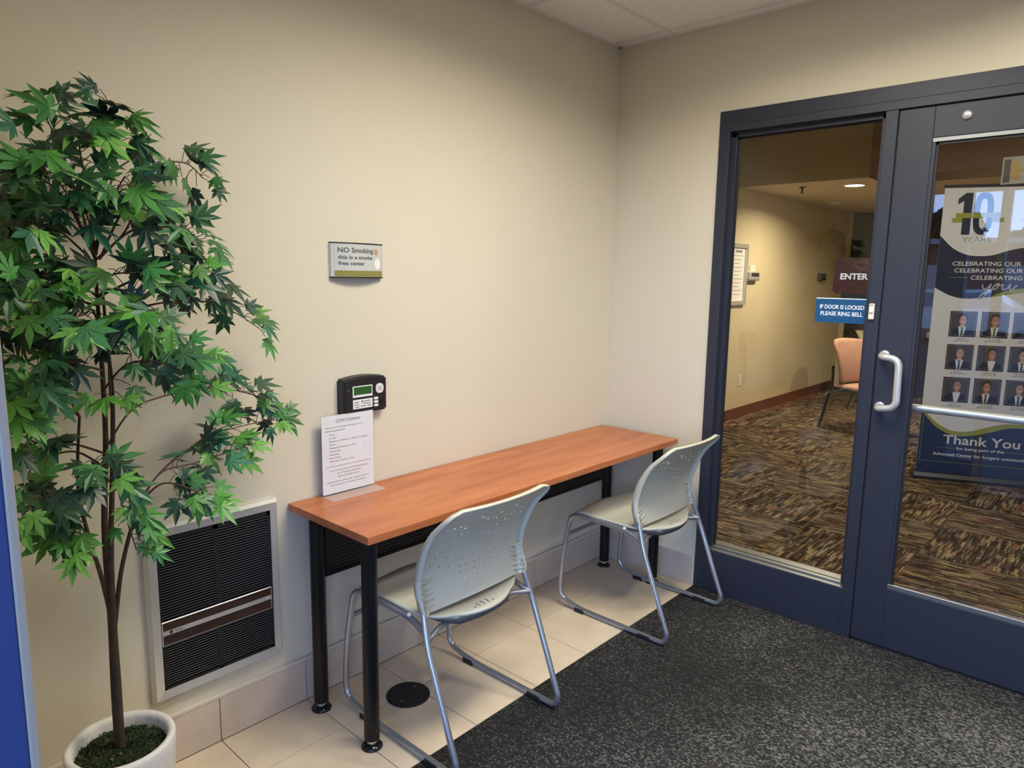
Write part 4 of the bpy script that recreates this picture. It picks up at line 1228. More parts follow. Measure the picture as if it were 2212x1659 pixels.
# card on the door glass, mostly outside the picture
cd = thing('door_card', (0.019, -1.76, 1.86), 'cream card with brown and mustard print on the door glass', 'card')
MB().box(0.0183, 0.0200, -1.88, -1.640, 1.862, 1.956).build('card', 'cream', cd)
mb = MB()
mb.box(0.0178, 0.0183, -1.665, -1.645, 1.868, 1.948, 0).box(0.0178, 0.0183, -1.690, -1.668, 1.878, 1.940, 1).box(0.0178, 0.0183, -1.75, -1.690, 1.905, 1.912, 1)
mb.build('print', ['umber', 'mustard'], cd)

# ================================================================== ROLL-UP BANNER IN THE LOBBY
bA = Vector((3.023, -0.844, 0))
bd = Vector((math.cos(math.radians(-67.457)), math.sin(math.radians(-67.457)), 0))
bnrm = Vector((bd.y, -bd.x, 0))            # towards the camera side
if bnrm.x > 0:
    bnrm = -bnrm
BW = 0.868
bn = thing('roll_up_banner', bA + bd * BW / 2, 'tall roll-up banner with portraits and a thank you message behind the glass door', 'banner')
def obox(mb, s0, s1, d0, d1, z0, z1, mi=0):
    vs = [bA + bd * s + bnrm * d + Vector((0, 0, z)) for z in (z0, z1) for d in (d0, d1) for s in (s0, s1)]
    mb.add(vs, [(0, 2, 3, 1), (4, 5, 7, 6), (0, 1, 5, 4), (2, 6, 7, 3), (0, 4, 6, 2), (1, 3, 7, 5)], mi)
    return mb
b_ = MB()
base_prof = [(-0.09, 0.0), (0.055, 0.0), (0.055, 0.022), (0.035, 0.05), (-0.05, 0.06), (-0.09, 0.04)]
b_.prism(base_prof, bA, bnrm, (0, 0, 1), bd * (BW + 0.03)).build('base', 'black_plastic', bn)
obox(MB(), 0.0, BW + 0.03, -0.03, 0.02, -0.0, 0.012).build('base_foot', 'black_metal', bn)
panel = obox(MB(), 0.018, BW + 0.012, -0.003, 0.0, 0.045, 2.212).build('panel', 'b_white', bn)
obox(MB(), 0.010, BW + 0.02, -0.010, 0.006, 2.206, 2.226).build('top_rail', 'black_plastic', bn)
MB().tube([bA + bd * 0.43 + bnrm * -0.03 + Vector((0, 0, 0.03)), bA + bd * 0.43 + bnrm * -0.012 + Vector((0, 0, 2.21))], 0.009, 10).build('support_pole', 'brushed', bn)
class Print:
    """Flat printed artwork on the banner: polygons in (s, z) with a layer height."""
    def __init__(self):
        self.mb, self.m = MB(), []
    def idx(self, m_):
        if m_ not in self.m:
            self.m.append(m_)
        return self.m.index(m_)
    def poly(self, pts, m_, layer=1):
        vs = [bA + bd * p[0] + bnrm * (0.0006 * layer) + Vector((0, 0, p[1])) for p in pts]
        self.mb.add(vs, [tuple(range(len(vs)))], self.idx(m_))
    def strip(self, pts, w, m_, layer=1):
        for a, b in zip(pts[:-1], pts[1:]):
            a, b = Vector(a), Vector(b)
            n = Vector((-(b - a).y, (b - a).x)).normalized() * w / 2
            e = (b - a).normalized() * w * 0.3
            self.poly([a - n - e, b - n + e, b + n + e, a + n - e], m_, layer)
    def text(self, body, s, z, hgt, width, m_, layer=2, bold=0.01, align='l', shear=0):
        lettering(self.mb, body, bA + bd * s + bnrm * (0.0006 * layer) + Vector((0, 0, z)), bd, (0, 0, 1), hgt, width, align, bold=bold, mi=self.idx(m_), shear=shear)
    def build(self, name, label=None):
        return self.mb.build(name, self.m, panel, label)
def wave(pts, n=8):
    return [(p.x, p.y) for p in catmull([(a, b, 0) for a, b in pts], n)]
R0, R1 = 0.018, BW + 0.012
def resample(w, n=56):
    s0, s1 = w[0][0], w[-1][0]
    out = []
    for k in range(n + 1):
        x = s0 + (s1 - s0) * k / n
        i = 0
        while i < len(w) - 2 and w[i + 1][0] < x:
            i += 1
        q = (x - w[i][0]) / max(1e-9, w[i + 1][0] - w[i][0])
        out.append((x, w[i][1] + (w[i + 1][1] - w[i][1]) * q))
    return out
# dark navy swoosh across the upper part
p = Print()
top = resample(wave([(R0, 1.862), (0.10, 1.775), (0.18, 1.728), (0.254, 1.711), (0.36, 1.715), (0.46, 1.748), (0.56, 1.771), (0.70, 1.775), (R1, 1.74)]))
bot = resample(wave([(R0, 1.475), (0.12, 1.420), (0.225, 1.397), (0.386, 1.414), (0.52, 1.440), (0.62, 1.462), (0.75, 1.475), (R1, 1.47)]))
for i in range(len(top) - 1):
    p.poly([bot[i], bot[i + 1], top[i + 1], top[i]], 'b_dark', 1)
g_hi = resample(wave([(0.38, 1.412), (0.47, 1.455), (0.56, 1.475), (0.70, 1.485), (R1, 1.475)]))
g_lo = resample(wave([(0.38, 1.408), (0.47, 1.428), (0.56, 1.446), (0.70, 1.46), (R1, 1.455)]))
for i in range(len(g_hi) - 1):
    p.poly([g_lo[i], g_lo[i + 1], g_hi[i + 1], g_hi[i]], 'b_green', 2)
p.build('upper_swoosh')
# the big 10 with a ribbon and YEARS
p = Print()
p.poly([(0.150, 1.865), (0.205, 1.865), (0.205, 2.166), (0.160, 2.166), (0.112, 2.125), (0.112, 2.085), (0.150, 2.108)], 'b_dark', 1)
oo, oi = [], []
for k in range(32):
    a = 2 * PI * k / 32
    def st(rx, rz):
        x, z = math.cos(a), math.sin(a)
        return (0.279 + rx * math.copysign(abs(x) ** 0.8, x), 2.016 + rz * math.copysign(abs(z) ** 0.62, z))
    oo.append(st(0.062, 0.152)); oi.append(st(0.023, 0.108))
for k in range(32):
    p.poly([oo[k], oo[(k + 1) % 32], oi[(k + 1) % 32], oi[k]], 'b_dark', 1)
p.poly([(0.105, 1.985), (0.385, 1.985), (0.385, 2.022), (0.105, 2.022)], 'b_green', 2)
p.poly([(0.078, 1.955), (0.150, 1.955), (0.150, 1.985), (0.078, 1.985), (0.090, 1.970)], 'b_green', 2)
p.poly([(0.342, 1.955), (0.420, 1.955), (0.406, 1.970), (0.420, 1.985), (0.342, 1.985)], 'b_green', 2)
p.text('YEARS', 0.162, 1.812, 0.036, 0.185, 'b_green', 1, bold=0.0)
p.text('ADVANCED', 0.515, 1.955, 0.022, 0.17, 'b_text', 1, bold=0.0)
p.build('anniversary_mark')
p = Print()
p.text('CELEBRATING OUR', 0.118, 1.640, 0.030, 0.435, 'b_white', 3, bold=0.012)
p.text('CELEBRATING OUR', 0.135, 1.590, 0.030, 0.435, 'b_white', 3, bold=0.012)
p.text('CELEBRATING', 0.245, 1.538, 0.030, 0.325, 'b_white', 3, bold=0.012)
p.strip([(0.11, 1.552), (0.225, 1.552)], 0.003, 'b_green', 2)
you = wave([(0.325, 1.500), (0.330, 1.478), (0.345, 1.470), (0.365, 1.485), (0.378, 1.508), (0.370, 1.470), (0.350, 1.425), (0.325, 1.400), (0.312, 1.405), (0.330, 1.432), (0.380, 1.462),
            (0.405, 1.500), (0.430, 1.510), (0.418, 1.480), (0.400, 1.468), (0.392, 1.480), (0.405, 1.500), (0.435, 1.498), (0.455, 1.505), (0.450, 1.480), (0.462, 1.468), (0.485, 1.480), (0.500, 1.508), (0.497, 1.478), (0.512, 1.468), (0.540, 1.500)], 5)
p.strip(you, 0.009, 'b_white', 4)
p.build('slogan')
# nine framed portraits with small captions
styles = [('b_skin2', 'b_hair', 'b_suit2', 'b_tie'), ('b_skin', 'b_hair', 'b_suit', 'b_tie2'), ('b_skin2', 'b_hair', 'b_suit', 'b_tie'),
          ('b_skin2', None, 'b_suit2', 'b_tie'), ('b_skin', 'b_hair', 'b_suit', None), ('b_skin2', 'b_hair', 'b_suit2', 'b_tie'),
          ('b_skin', None, 'b_suit2', None), ('b_skin', 'b_hair', 'b_suit', 'b_tie'), ('b_skin2', None, 'b_suit', 'b_tie')]
for row in range(3):
    for colm in range(3):
        skin, hair, suit, tie = styles[row * 3 + colm]
        s0, z1 = 0.141 + 0.2035 * colm, 1.303 - 0.250 * row
        W_, Hh = 0.178, 0.192
        def q(u, v):
            return (s0 + W_ * u, z1 - Hh * (1 - v))
        p = Print()
        p.poly([q(a, b) for a, b in ((0, 0), (1, 0), (1, 1), (0, 1))], 'b_photo', 1)
        dx = 0.03 * ((row + colm) % 3 - 1)
        p.poly([q(*a) for a in ((0.06, 0.0), (0.14, 0.26), (0.36, 0.38), (0.64, 0.38), (0.88, 0.26), (0.96, 0.0))], suit, 2)
        p.poly([q(a[0] + dx, a[1]) for a in ((0.44, 0.0), (0.56, 0.0), (0.66, 0.40), (0.36, 0.40))], 'b_white', 3)
        p.poly([q(a[0] + dx, a[1]) for a in ((0.42, 0.40), (0.60, 0.40), (0.58, 0.52), (0.44, 0.52))], skin, 3.2)
        if tie:
            p.poly([q(a[0] + dx, a[1]) for a in ((0.46, 0.0), (0.55, 0.0), (0.54, 0.30), (0.48, 0.30))], tie, 4)
            p.poly([q(a[0] + dx, a[1]) for a in ((0.47, 0.31), (0.55, 0.31), (0.57, 0.37), (0.45, 0.37))], tie, 4)
        if hair:
            p.poly([q(a, b) for a, b in ellipse(0.51 + dx, 0.715, 0.165, 0.215, 20)], hair, 4)
        p.poly([q(a, b) for a, b in ellipse(0.51 + dx, 0.645, 0.135, 0.185, 20)], skin, 5)
        for e in (-1, 1):
            p.poly([q(a, b) for a, b in ellipse(0.51 + dx + e * 0.055, 0.70, 0.024, 0.014, 8)], 'b_hair', 6)
        p.poly([q(a, b) for a, b in ellipse(0.51 + dx, 0.575, 0.055, 0.016, 10)], 'b_white', 6)
        p.poly([q(a[0] + dx, a[1]) for a in ((0.50, 0.71), (0.535, 0.625), (0.49, 0.625))], 'b_skin', 6)
        rr = [(s0 + W_ / 2 + a, z1 - Hh / 2 + b) for a, b in rounded_rect(W_ * 0.90, Hh * 0.90, 0.026, 4)]
        p.strip(rr + [rr[0]], 0.0022, 'b_line', 7)
        for k, (wd) in enumerate((0.30 + 0.06 * colm, 0.52 + 0.08 * ((row + colm) % 2))):
            cz = z1 - Hh - 0.018 - 0.014 * k
            u = 0.5 - wd / 2
            while u < 0.5 + wd / 2:
                l = 0.05 + 0.03 * ((int(u * 100) * 7) % 3)
                p.poly([(s0 + W_ * u, cz), (s0 + W_ * (u + l), cz), (s0 + W_ * (u + l), cz + 0.006), (s0 + W_ * u, cz + 0.006)], 'b_text', 1)
                u += l + 0.03
        p.build('portrait')
# navy foot of the banner with the green curve
p = Print()
nav = resample(wave([(R0, 0.535), (0.06, 0.480), (0.12, 0.415), (0.20, 0.367), (0.282, 0.349), (0.38, 0.362), (0.50, 0.400), (0.603, 0.436), (0.72, 0.440), (R1, 0.42)]))
grn = resample(wave([(R0, 0.545), (0.06, 0.508), (0.12, 0.448), (0.20, 0.400), (0.282, 0.384), (0.38, 0.400), (0.50, 0.446), (0.603, 0.470), (0.72, 0.466), (R1, 0.43)]))
for i in range(len(nav) - 1):
    p.poly([(nav[i][0], 0.047), (nav[i + 1][0], 0.047), nav[i + 1], nav[i]], 'b_navy', 1)
    p.poly([nav[i], nav[i + 1], grn[i + 1], grn[i]], 'b_green', 1)
p.text('Thank You', 0.183, 0.285, 0.068, 0.505, 'b_white', 2, bold=0.016)
p.text('for being part of the', 0.277, 0.243, 0.021, 0.315, 'b_white', 2, bold=0.025)
p.text('Advanced Center for Surgery community', 0.123, 0.190, 0.022, 0.625, 'b_white', 2, bold=0.025)
p.strip([(0.15, 0.250), (0.265, 0.250)], 0.003, 'b_green', 2)
p.strip([(0.60, 0.250), (0.72, 0.250)], 0.003, 'b_green', 2)
p.strip([(0.036, 0.50), (0.036, 0.138), (R1 - 0.018, 0.138), (R1 - 0.018, 0.40)], 0.003, 'b_green', 2)
p.build('thank_you_panel')

# ================================================================== OTHER LOBBY THINGS
rc = thing('reception_counter', (4.6, -2.0, 0), 'brown wood reception counter behind the banner', 'counter')
MB().rbox(3.62, 3.68, -3.25, -0.775, 0.0, 1.06, 0.004).rbox(3.68, 5.2, -0.835, -0.775, 0.0, 1.06, 0.004).build('front_panel', 'wood_panel', rc)
MB().rbox(3.54, 3.98, -3.25, -0.735, 1.06, 1.10, 0.006).build('counter_top', 'counter', rc)
MB().rbox(3.612, 3.622, -3.25, -0.775, 0.36, 0.372, 0.001, seg=1).rbox(3.612, 3.622, -3.25, -0.775, 0.70, 0.712, 0.001, seg=1).build('reveal_strip', 'dark_wood', rc)

def lobby_chair(loc, rz, fabric, label):
    t = thing('lobby_chair', (0, 0, 0), label, 'chair', 'upholstered lobby chairs')
    seat = MB()
    seat.rbox(-0.25, 0.25, -0.22, 0.25, 0.415, 0.475, 0.022, seg=3).build('seat', fabric, t)
    # curved upholstered back, leaning backwards (-y)
    n, m = 12, 12
    def bp(u, v, d):
        y = -0.185 - 0.04 * v - 0.12 * v * v + 0.05 * u * u + d
        w = 0.245 * (1 - 0.10 * v * v) * (1 - 0.18 * max(0, v - 0.88) / 0.12)
        return (u * w, y, 0.50 + 0.415 * v + 0.012 * (1 - u * u) * v)
    mb = MB()
    fa = [bp(-1 + 2 * i / n, j / m, 0.022) for j in range(m + 1) for i in range(n + 1)]
    fb = [bp((-1 + 2 * i / n) * 0.97, j / m, -0.028) for j in range(m + 1) for i in range(n + 1)]
    K = len(fa)
    fs = []
    for j in range(m):
        for i in range(n):
            q_ = (j * (n + 1) + i, j * (n + 1) + i + 1, (j + 1) * (n + 1) + i + 1, (j + 1) * (n + 1) + i)
            fs += [q_, tuple(K + a for a in reversed(q_))]
    ring = [i for i in range(n + 1)] + [(j + 1) * (n + 1) - 1 for j in range(1, m + 1)] + [m * (n + 1) + i for i in range(n - 1, -1, -1)] + [j * (n + 1) for j in range(m - 1, 0, -1)]
    fs += [(ring[k], K + ring[k], K + ring[(k + 1) % len(ring)], ring[(k + 1) % len(ring)]) for k in range(len(ring))]
    mb.add(fa + fb, fs, 0, True).build('backrest', fabric, t)
    for s in (-1, 1):
        MB().tube(fillet([(s * 0.268, -0.225, 0.66), (s * 0.268, -0.215, 0.50), (s * 0.268, -0.345, 0.012)], 0.06), 0.0145, 12).build('rear_leg', 'black_metal', t)
        MB().tube(fillet([(s * 0.262, -0.20, 0.44), (s * 0.262, 0.19, 0.425), (s * 0.262, 0.27, 0.012)], 0.05), 0.0145, 12).build('front_leg', 'black_metal', t)
        for yy in (-0.345, 0.27):
            MB().lathe([(0.017, 0.0), (0.017, 0.014)], (s * (0.268 if yy < 0 else 0.262), yy, 0), 14).build('foot', 'rubber', t)
    MB().rbox(-0.262, 0.262, -0.21, -0.185, 0.395, 0.418, 0.003).rbox(-0.262, 0.262, 0.15, 0.175, 0.395, 0.418, 0.003).build('seat_bar', 'black_metal', t)
    t.location = loc
    t.rotation_euler = (0, 0, rz)
    return t
lobby_chair((4.51, -0.08, 0), PI - 0.43, 'pink_fabric', 'salmon upholstered chair with black legs in the lobby')
lobby_chair((6.05, 0.16, 0), PI + 0.1, 'sage_fabric', 'sage green upholstered chair partly hidden behind the salmon chair')

pf = thing('picture_frame', (4.02, LY, 1.25), 'grey framed notice on the lobby wall', 'picture frame')
mb = MB()
a0, a1, c0, c1 = 3.82, 4.215, 1.245, 1.885
mb.rbox(a0, a1, LY - 0.03, LY, c0, c0 + 0.045, 0.003).rbox(a0, a1, LY - 0.03, LY, c1 - 0.045, c1, 0.003).rbox(a0, a0 + 0.045, LY - 0.03, LY, c0 + 0.045, c1 - 0.045, 0.003).rbox(a1 - 0.045, a1, LY - 0.03, LY, c0 + 0.045, c1 - 0.045, 0.003)
mb.build('frame', 'brushed', pf)
sheet = MB().box(a0 + 0.04, a1 - 0.04, LY - 0.010, LY - 0.002, c0 + 0.04, c1 - 0.04).build('sheet', 'paper', pf)
mb = MB()
for k in range(11):
    z = c1 - 0.13 - 0.04 * k
    mb.box(a0 + 0.09, a1 - 0.09 - 0.04 * (k % 3), LY - 0.0105, LY - 0.010, z, z + 0.006)
mb.box(a0 + 0.12, a1 - 0.12, LY - 0.0105, LY - 0.010, c1 - 0.095, c1 - 0.07)
mb.build('print', 'b_text', sheet)

dp_ = thing('wall_dispenser', (4.36, LY, 1.50), 'white and grey dispenser on the lobby wall beside the framed notice', 'dispenser')
MB().rbox(4.22, 4.49, LY - 0.055, LY, 1.50, 1.60, 0.02, seg=3).build('body', 'brushed', dp_)
MB().rbox(4.31, 4.46, LY - 0.012, LY, 1.60, 1.665, 0.003).build('back_plate', 'white_plastic', dp_)
MB().rbox(4.26, 4.45, LY - 0.058, LY - 0.05, 1.545, 1.585, 0.004).build('window', 'black_plastic', dp_)
d2 = thing('wall_dispenser', (6.5, LY, 1.51), 'small dark dispenser further along the lobby wall', 'dispenser')
MB().rbox(6.40, 6.61, LY - 0.05, LY, 1.515, 1.61, 0.015, seg=3).build('body', 'plastic_grey', d2)
MB().rbox(6.43, 6.58, LY - 0.053, LY - 0.045, 1.515, 1.545, 0.003).build('nozzle', 'black_plastic', d2)
ol = thing('wall_outlet', (4.25, LY, 0.36), 'ivory wall outlet low on the lobby wall', 'outlet')
pl = MB().rbox(4.205, 4.295, LY - 0.006, LY, 0.355, 0.475, 0.002).build('cover_plate', 'white_plastic', ol)
MB().rbox(4.228, 4.272, LY - 0.008, LY - 0.005, 0.376, 0.406, 0.001, seg=1).rbox(4.228, 4.272, LY - 0.008, LY - 0.005, 0.424, 0.454, 0.001, seg=1).build('socket', 'bell', pl)
sp_ = thing('fire_sprinkler', (4.32, 0.67, 2.45), 'small bronze sprinkler head under the low lobby ceiling', 'sprinkler')
MB().lathe([(0.035, 0.0), (0.035, -0.006), (0.012, -0.012), (0.010, -0.03), (0.006, -0.05), (0.006, -0.058)], (4.32, 0.67, 2.45), 20).build('body', 'dark_wood', sp_)
MB().lathe([(0.022, -0.058), (0.022, -0.062)], (4.32, 0.67, 2.45), 20).build('deflector', 'dark_wood', sp_)
sd = thing('smoke_detector', (5.9, 0.85, 2.45), 'small white smoke detector on the low lobby ceiling', 'detector')
MB().lathe([(0.075, 0.0), (0.075, -0.018), (0.06, -0.034), (0.02, -0.038)], (5.9, 0.85, 2.45), 28).build('body', 'white_plastic', sd)
MB().lathe([(0.012, -0.038), (0.010, -0.041)], (5.9, 0.85, 2.45), 12).build('test_button', 'plastic_grey', sd)

# ================================================================== OUTSIDE (seen mirrored in the glass)
struct(MB().box(-90, -3.01, -60, 80, -0.3, -0.05).build('ground', 'asphalt'), 'grey asphalt outside the entrance')
bg = thing('brick_building', (-44, 8, -0.05), 'long low red brick building across the parking lot', 'building')
MB().box(-52, -44, -14, 30, -0.05, 3.7).build('wall', 'brick', bg)
MB().box(-52.2, -43.7, -14.3, 30.3, 3.7, 4.0).build('roof_edge', 'far_trim', bg)
for k in range(11):
    y = -11.5 + 3.8 * k
    wf = MB().box(-44.08, -43.95, y - 0.9, y + 0.9, 1.0, 2.5).build('window', 'far_trim', bg)
    MB().box(-44.12, -44.0, y - 0.78, y + 0.78, 1.12, 2.38).build('pane', 'far_glass', wf)
rngt = random.Random(11)
for k, (x, y, h) in enumerate(((-58, 9.5, 7.2), (-60, 14.0, 6.4), (-57, 4.2, 5.6), (-59, -2.5, 6.8))):
    tr_ = thing('far_tree', (x, y, -0.05), ['dark leafy tree standing tallest behind the brick building', 'dark tree farthest along the brick building', 'short dark tree behind the middle of the brick building', 'dark tree at the near end of the brick building'][k], 'tree', 'trees behind the building')
    MB().tube([(x, y, -0.05), (x + 0.1, y, h * 0.5), (x, y + 0.1, h * 0.75)], 0.22, 8, 0.08).build('trunk', 'bark', tr_)
    mb = MB()
    for q_ in range(420):
        a, b = rngt.uniform(0, 2 * PI), rngt.uniform(-1, 1)
        r_ = rngt.uniform(0.55, 1.0)
        c = Vector((x + 1.9 * r_ * math.cos(a) * math.sqrt(1 - b * b), y + 2.2 * r_ * math.sin(a) * math.sqrt(1 - b * b), h * 0.66 + h * 0.34 * r_ * b))
        e1 = Vector((rngt.uniform(-1, 1), rngt.uniform(-1, 1), rngt.uniform(-1, 1))).normalized() * 0.42
        e2 = e1.cross(Vector((rngt.uniform(-1, 1), rngt.uniform(-1, 1), rngt.uniform(-1, 1)))).normalized() * 0.34
        mb.add([c - e1, c + e2, c + e1, c - e2], [(0, 1, 2, 3)])
    cr = mb.build('crown', 'far_leaf', tr_)
    cr['kind'] = 'stuff'
car = thing('parked_car', (-19, 2.0, -0.05), 'white car parked outside across the lot', 'car')
side = [(-2.1, 0.35), (2.1, 0.35), (2.12, 0.72), (1.3, 0.86), (0.75, 1.36), (-0.9, 1.40), (-1.6, 0.95), (-2.1, 0.85)]
MB().prism(side, (-19.85, 2.0, -0.05), (0, 1, 0), (0, 0, 1), (1.7, 0, 0)).build('body', 'car_paint', car)
MB().prism([(1.12, 0.90), (0.70, 1.30), (-0.85, 1.33), (-1.4, 0.95)], (-19.87, 2.0, -0.05), (0, 1, 0), (0, 0, 1), (1.74, 0, 0)).build('side_glass', 'far_glass', car)
for yy in (-1.3, 1.3):
    for xx in (-19.75, -18.28):
        MB().lathe([(0.33, -0.11), (0.33, 0.11)], (xx, 2.0 + yy, 0.28), 24, axis='x').build('wheel', 'rubber', car)

# ================================================================== POTTED MAPLE
PX, PY = -2.520, -0.262
tree = thing('potted_maple', (PX, PY, 0), 'tall artificial maple tree in a white stone pot beside the wall heater', 'potted plant')
RZ = 0.325
pot_prof = [(0.0005, 0.0), (0.088, 0.0), (0.094, 0.006), (0.108, 0.09), (0.120, 0.20), (0.1265, 0.29), (0.1275, RZ - 0.010), (0.1245, RZ - 0.002), (0.117, RZ), (0.110, RZ - 0.004), (0.1065, RZ - 0.014), (0.1050, RZ - 0.06), (0.1040, RZ - 0.075), (0.0005, RZ - 0.075)]
MB().lathe(pot_prof, (PX, PY, 0), 56, caps=False).build('pot', 'pot', tree, 'white stone textured pot')
rng = random.Random(21)
mb = MB()
NR, NA = 12, 40
MZ = RZ - 0.038
pts = [(PX, PY, MZ + 0.012)]
for i in range(1, NR + 1):
    for k in range(NA):
        r_ = 0.1045 * i / NR
        a = 2 * PI * k / NA
        pts.append((PX + r_ * math.cos(a), PY + r_ * math.sin(a), MZ + 0.014 * (1 - (i / NR) ** 2) + rng.uniform(-0.005, 0.006)))
fs = [(0, 1 + k, 1 + (k + 1) % NA) for k in range(NA)]
for i in range(NR - 1):
    for k in range(NA):
        fs.append((1 + i * NA + k, 1 + (i + 1) * NA + k, 1 + (i + 1) * NA + (k + 1) % NA, 1 + i * NA + (k + 1) % NA))
bed = mb.add(pts, fs).build('moss_bed', 'soil', tree)
mb = MB()
for q_ in range(2600):
    r_ = 0.102 * math.sqrt(rng.random())
    a = rng.uniform(0, 2 * PI)
    c = Vector((PX + r_ * math.cos(a), PY + r_ * math.sin(a), MZ + 0.012 * (1 - (r_ / 0.104) ** 2)))
    d = Vector((rng.uniform(-1, 1), rng.uniform(-1, 1), rng.uniform(0.1, 0.9))).normalized()
    s_ = d.cross(Vector((rng.uniform(-1, 1), rng.uniform(-1, 1), 0.3))).normalized() * rng.uniform(0.0008, 0.0026)
    L = rng.uniform(0.006, 0.017)
    mb.add([c - s_, c + s_, c + d * L + s_ * 0.5 + Vector((0, 0, -0.002)), c + d * L * 0.6 - s_], [(0, 1, 2, 3)], 1 if rng.random() < 0.16 else 0)
ms = mb.build('moss', ['moss', 'moss_dry'], bed)
ms['kind'] = 'stuff'

STEMS = [
    ([(-2.522,-0.250,0.294), (-2.520,-0.247,0.467), (-2.515,-0.243,0.634), (-2.514,-0.240,0.835), (-2.508,-0.237,0.952), (-2.494,-0.233,1.101), (-2.489,-0.230,1.272), (-2.487,-0.227,1.450), (-2.484,-0.223,1.554), (-2.480,-0.220,1.581)], 0.011, 0.0028),
    ([(-2.520,-0.260,0.298), (-2.519,-0.266,0.475), (-2.519,-0.271,0.639), (-2.515,-0.277,0.822), (-2.500,-0.283,1.031), (-2.490,-0.289,1.212), (-2.494,-0.294,1.366), (-2.499,-0.300,1.516)], 0.01, 0.0028),
    ([(-2.518,-0.260,0.635), (-2.535,-0.268,0.759), (-2.557,-0.276,0.869), (-2.574,-0.284,0.979), (-2.574,-0.292,1.070), (-2.565,-0.300,1.179)], 0.006, 0.003),
    ([(-2.513,-0.260,0.633), (-2.494,-0.273,0.772), (-2.466,-0.287,0.889), (-2.448,-0.300,0.953)], 0.006, 0.004),]
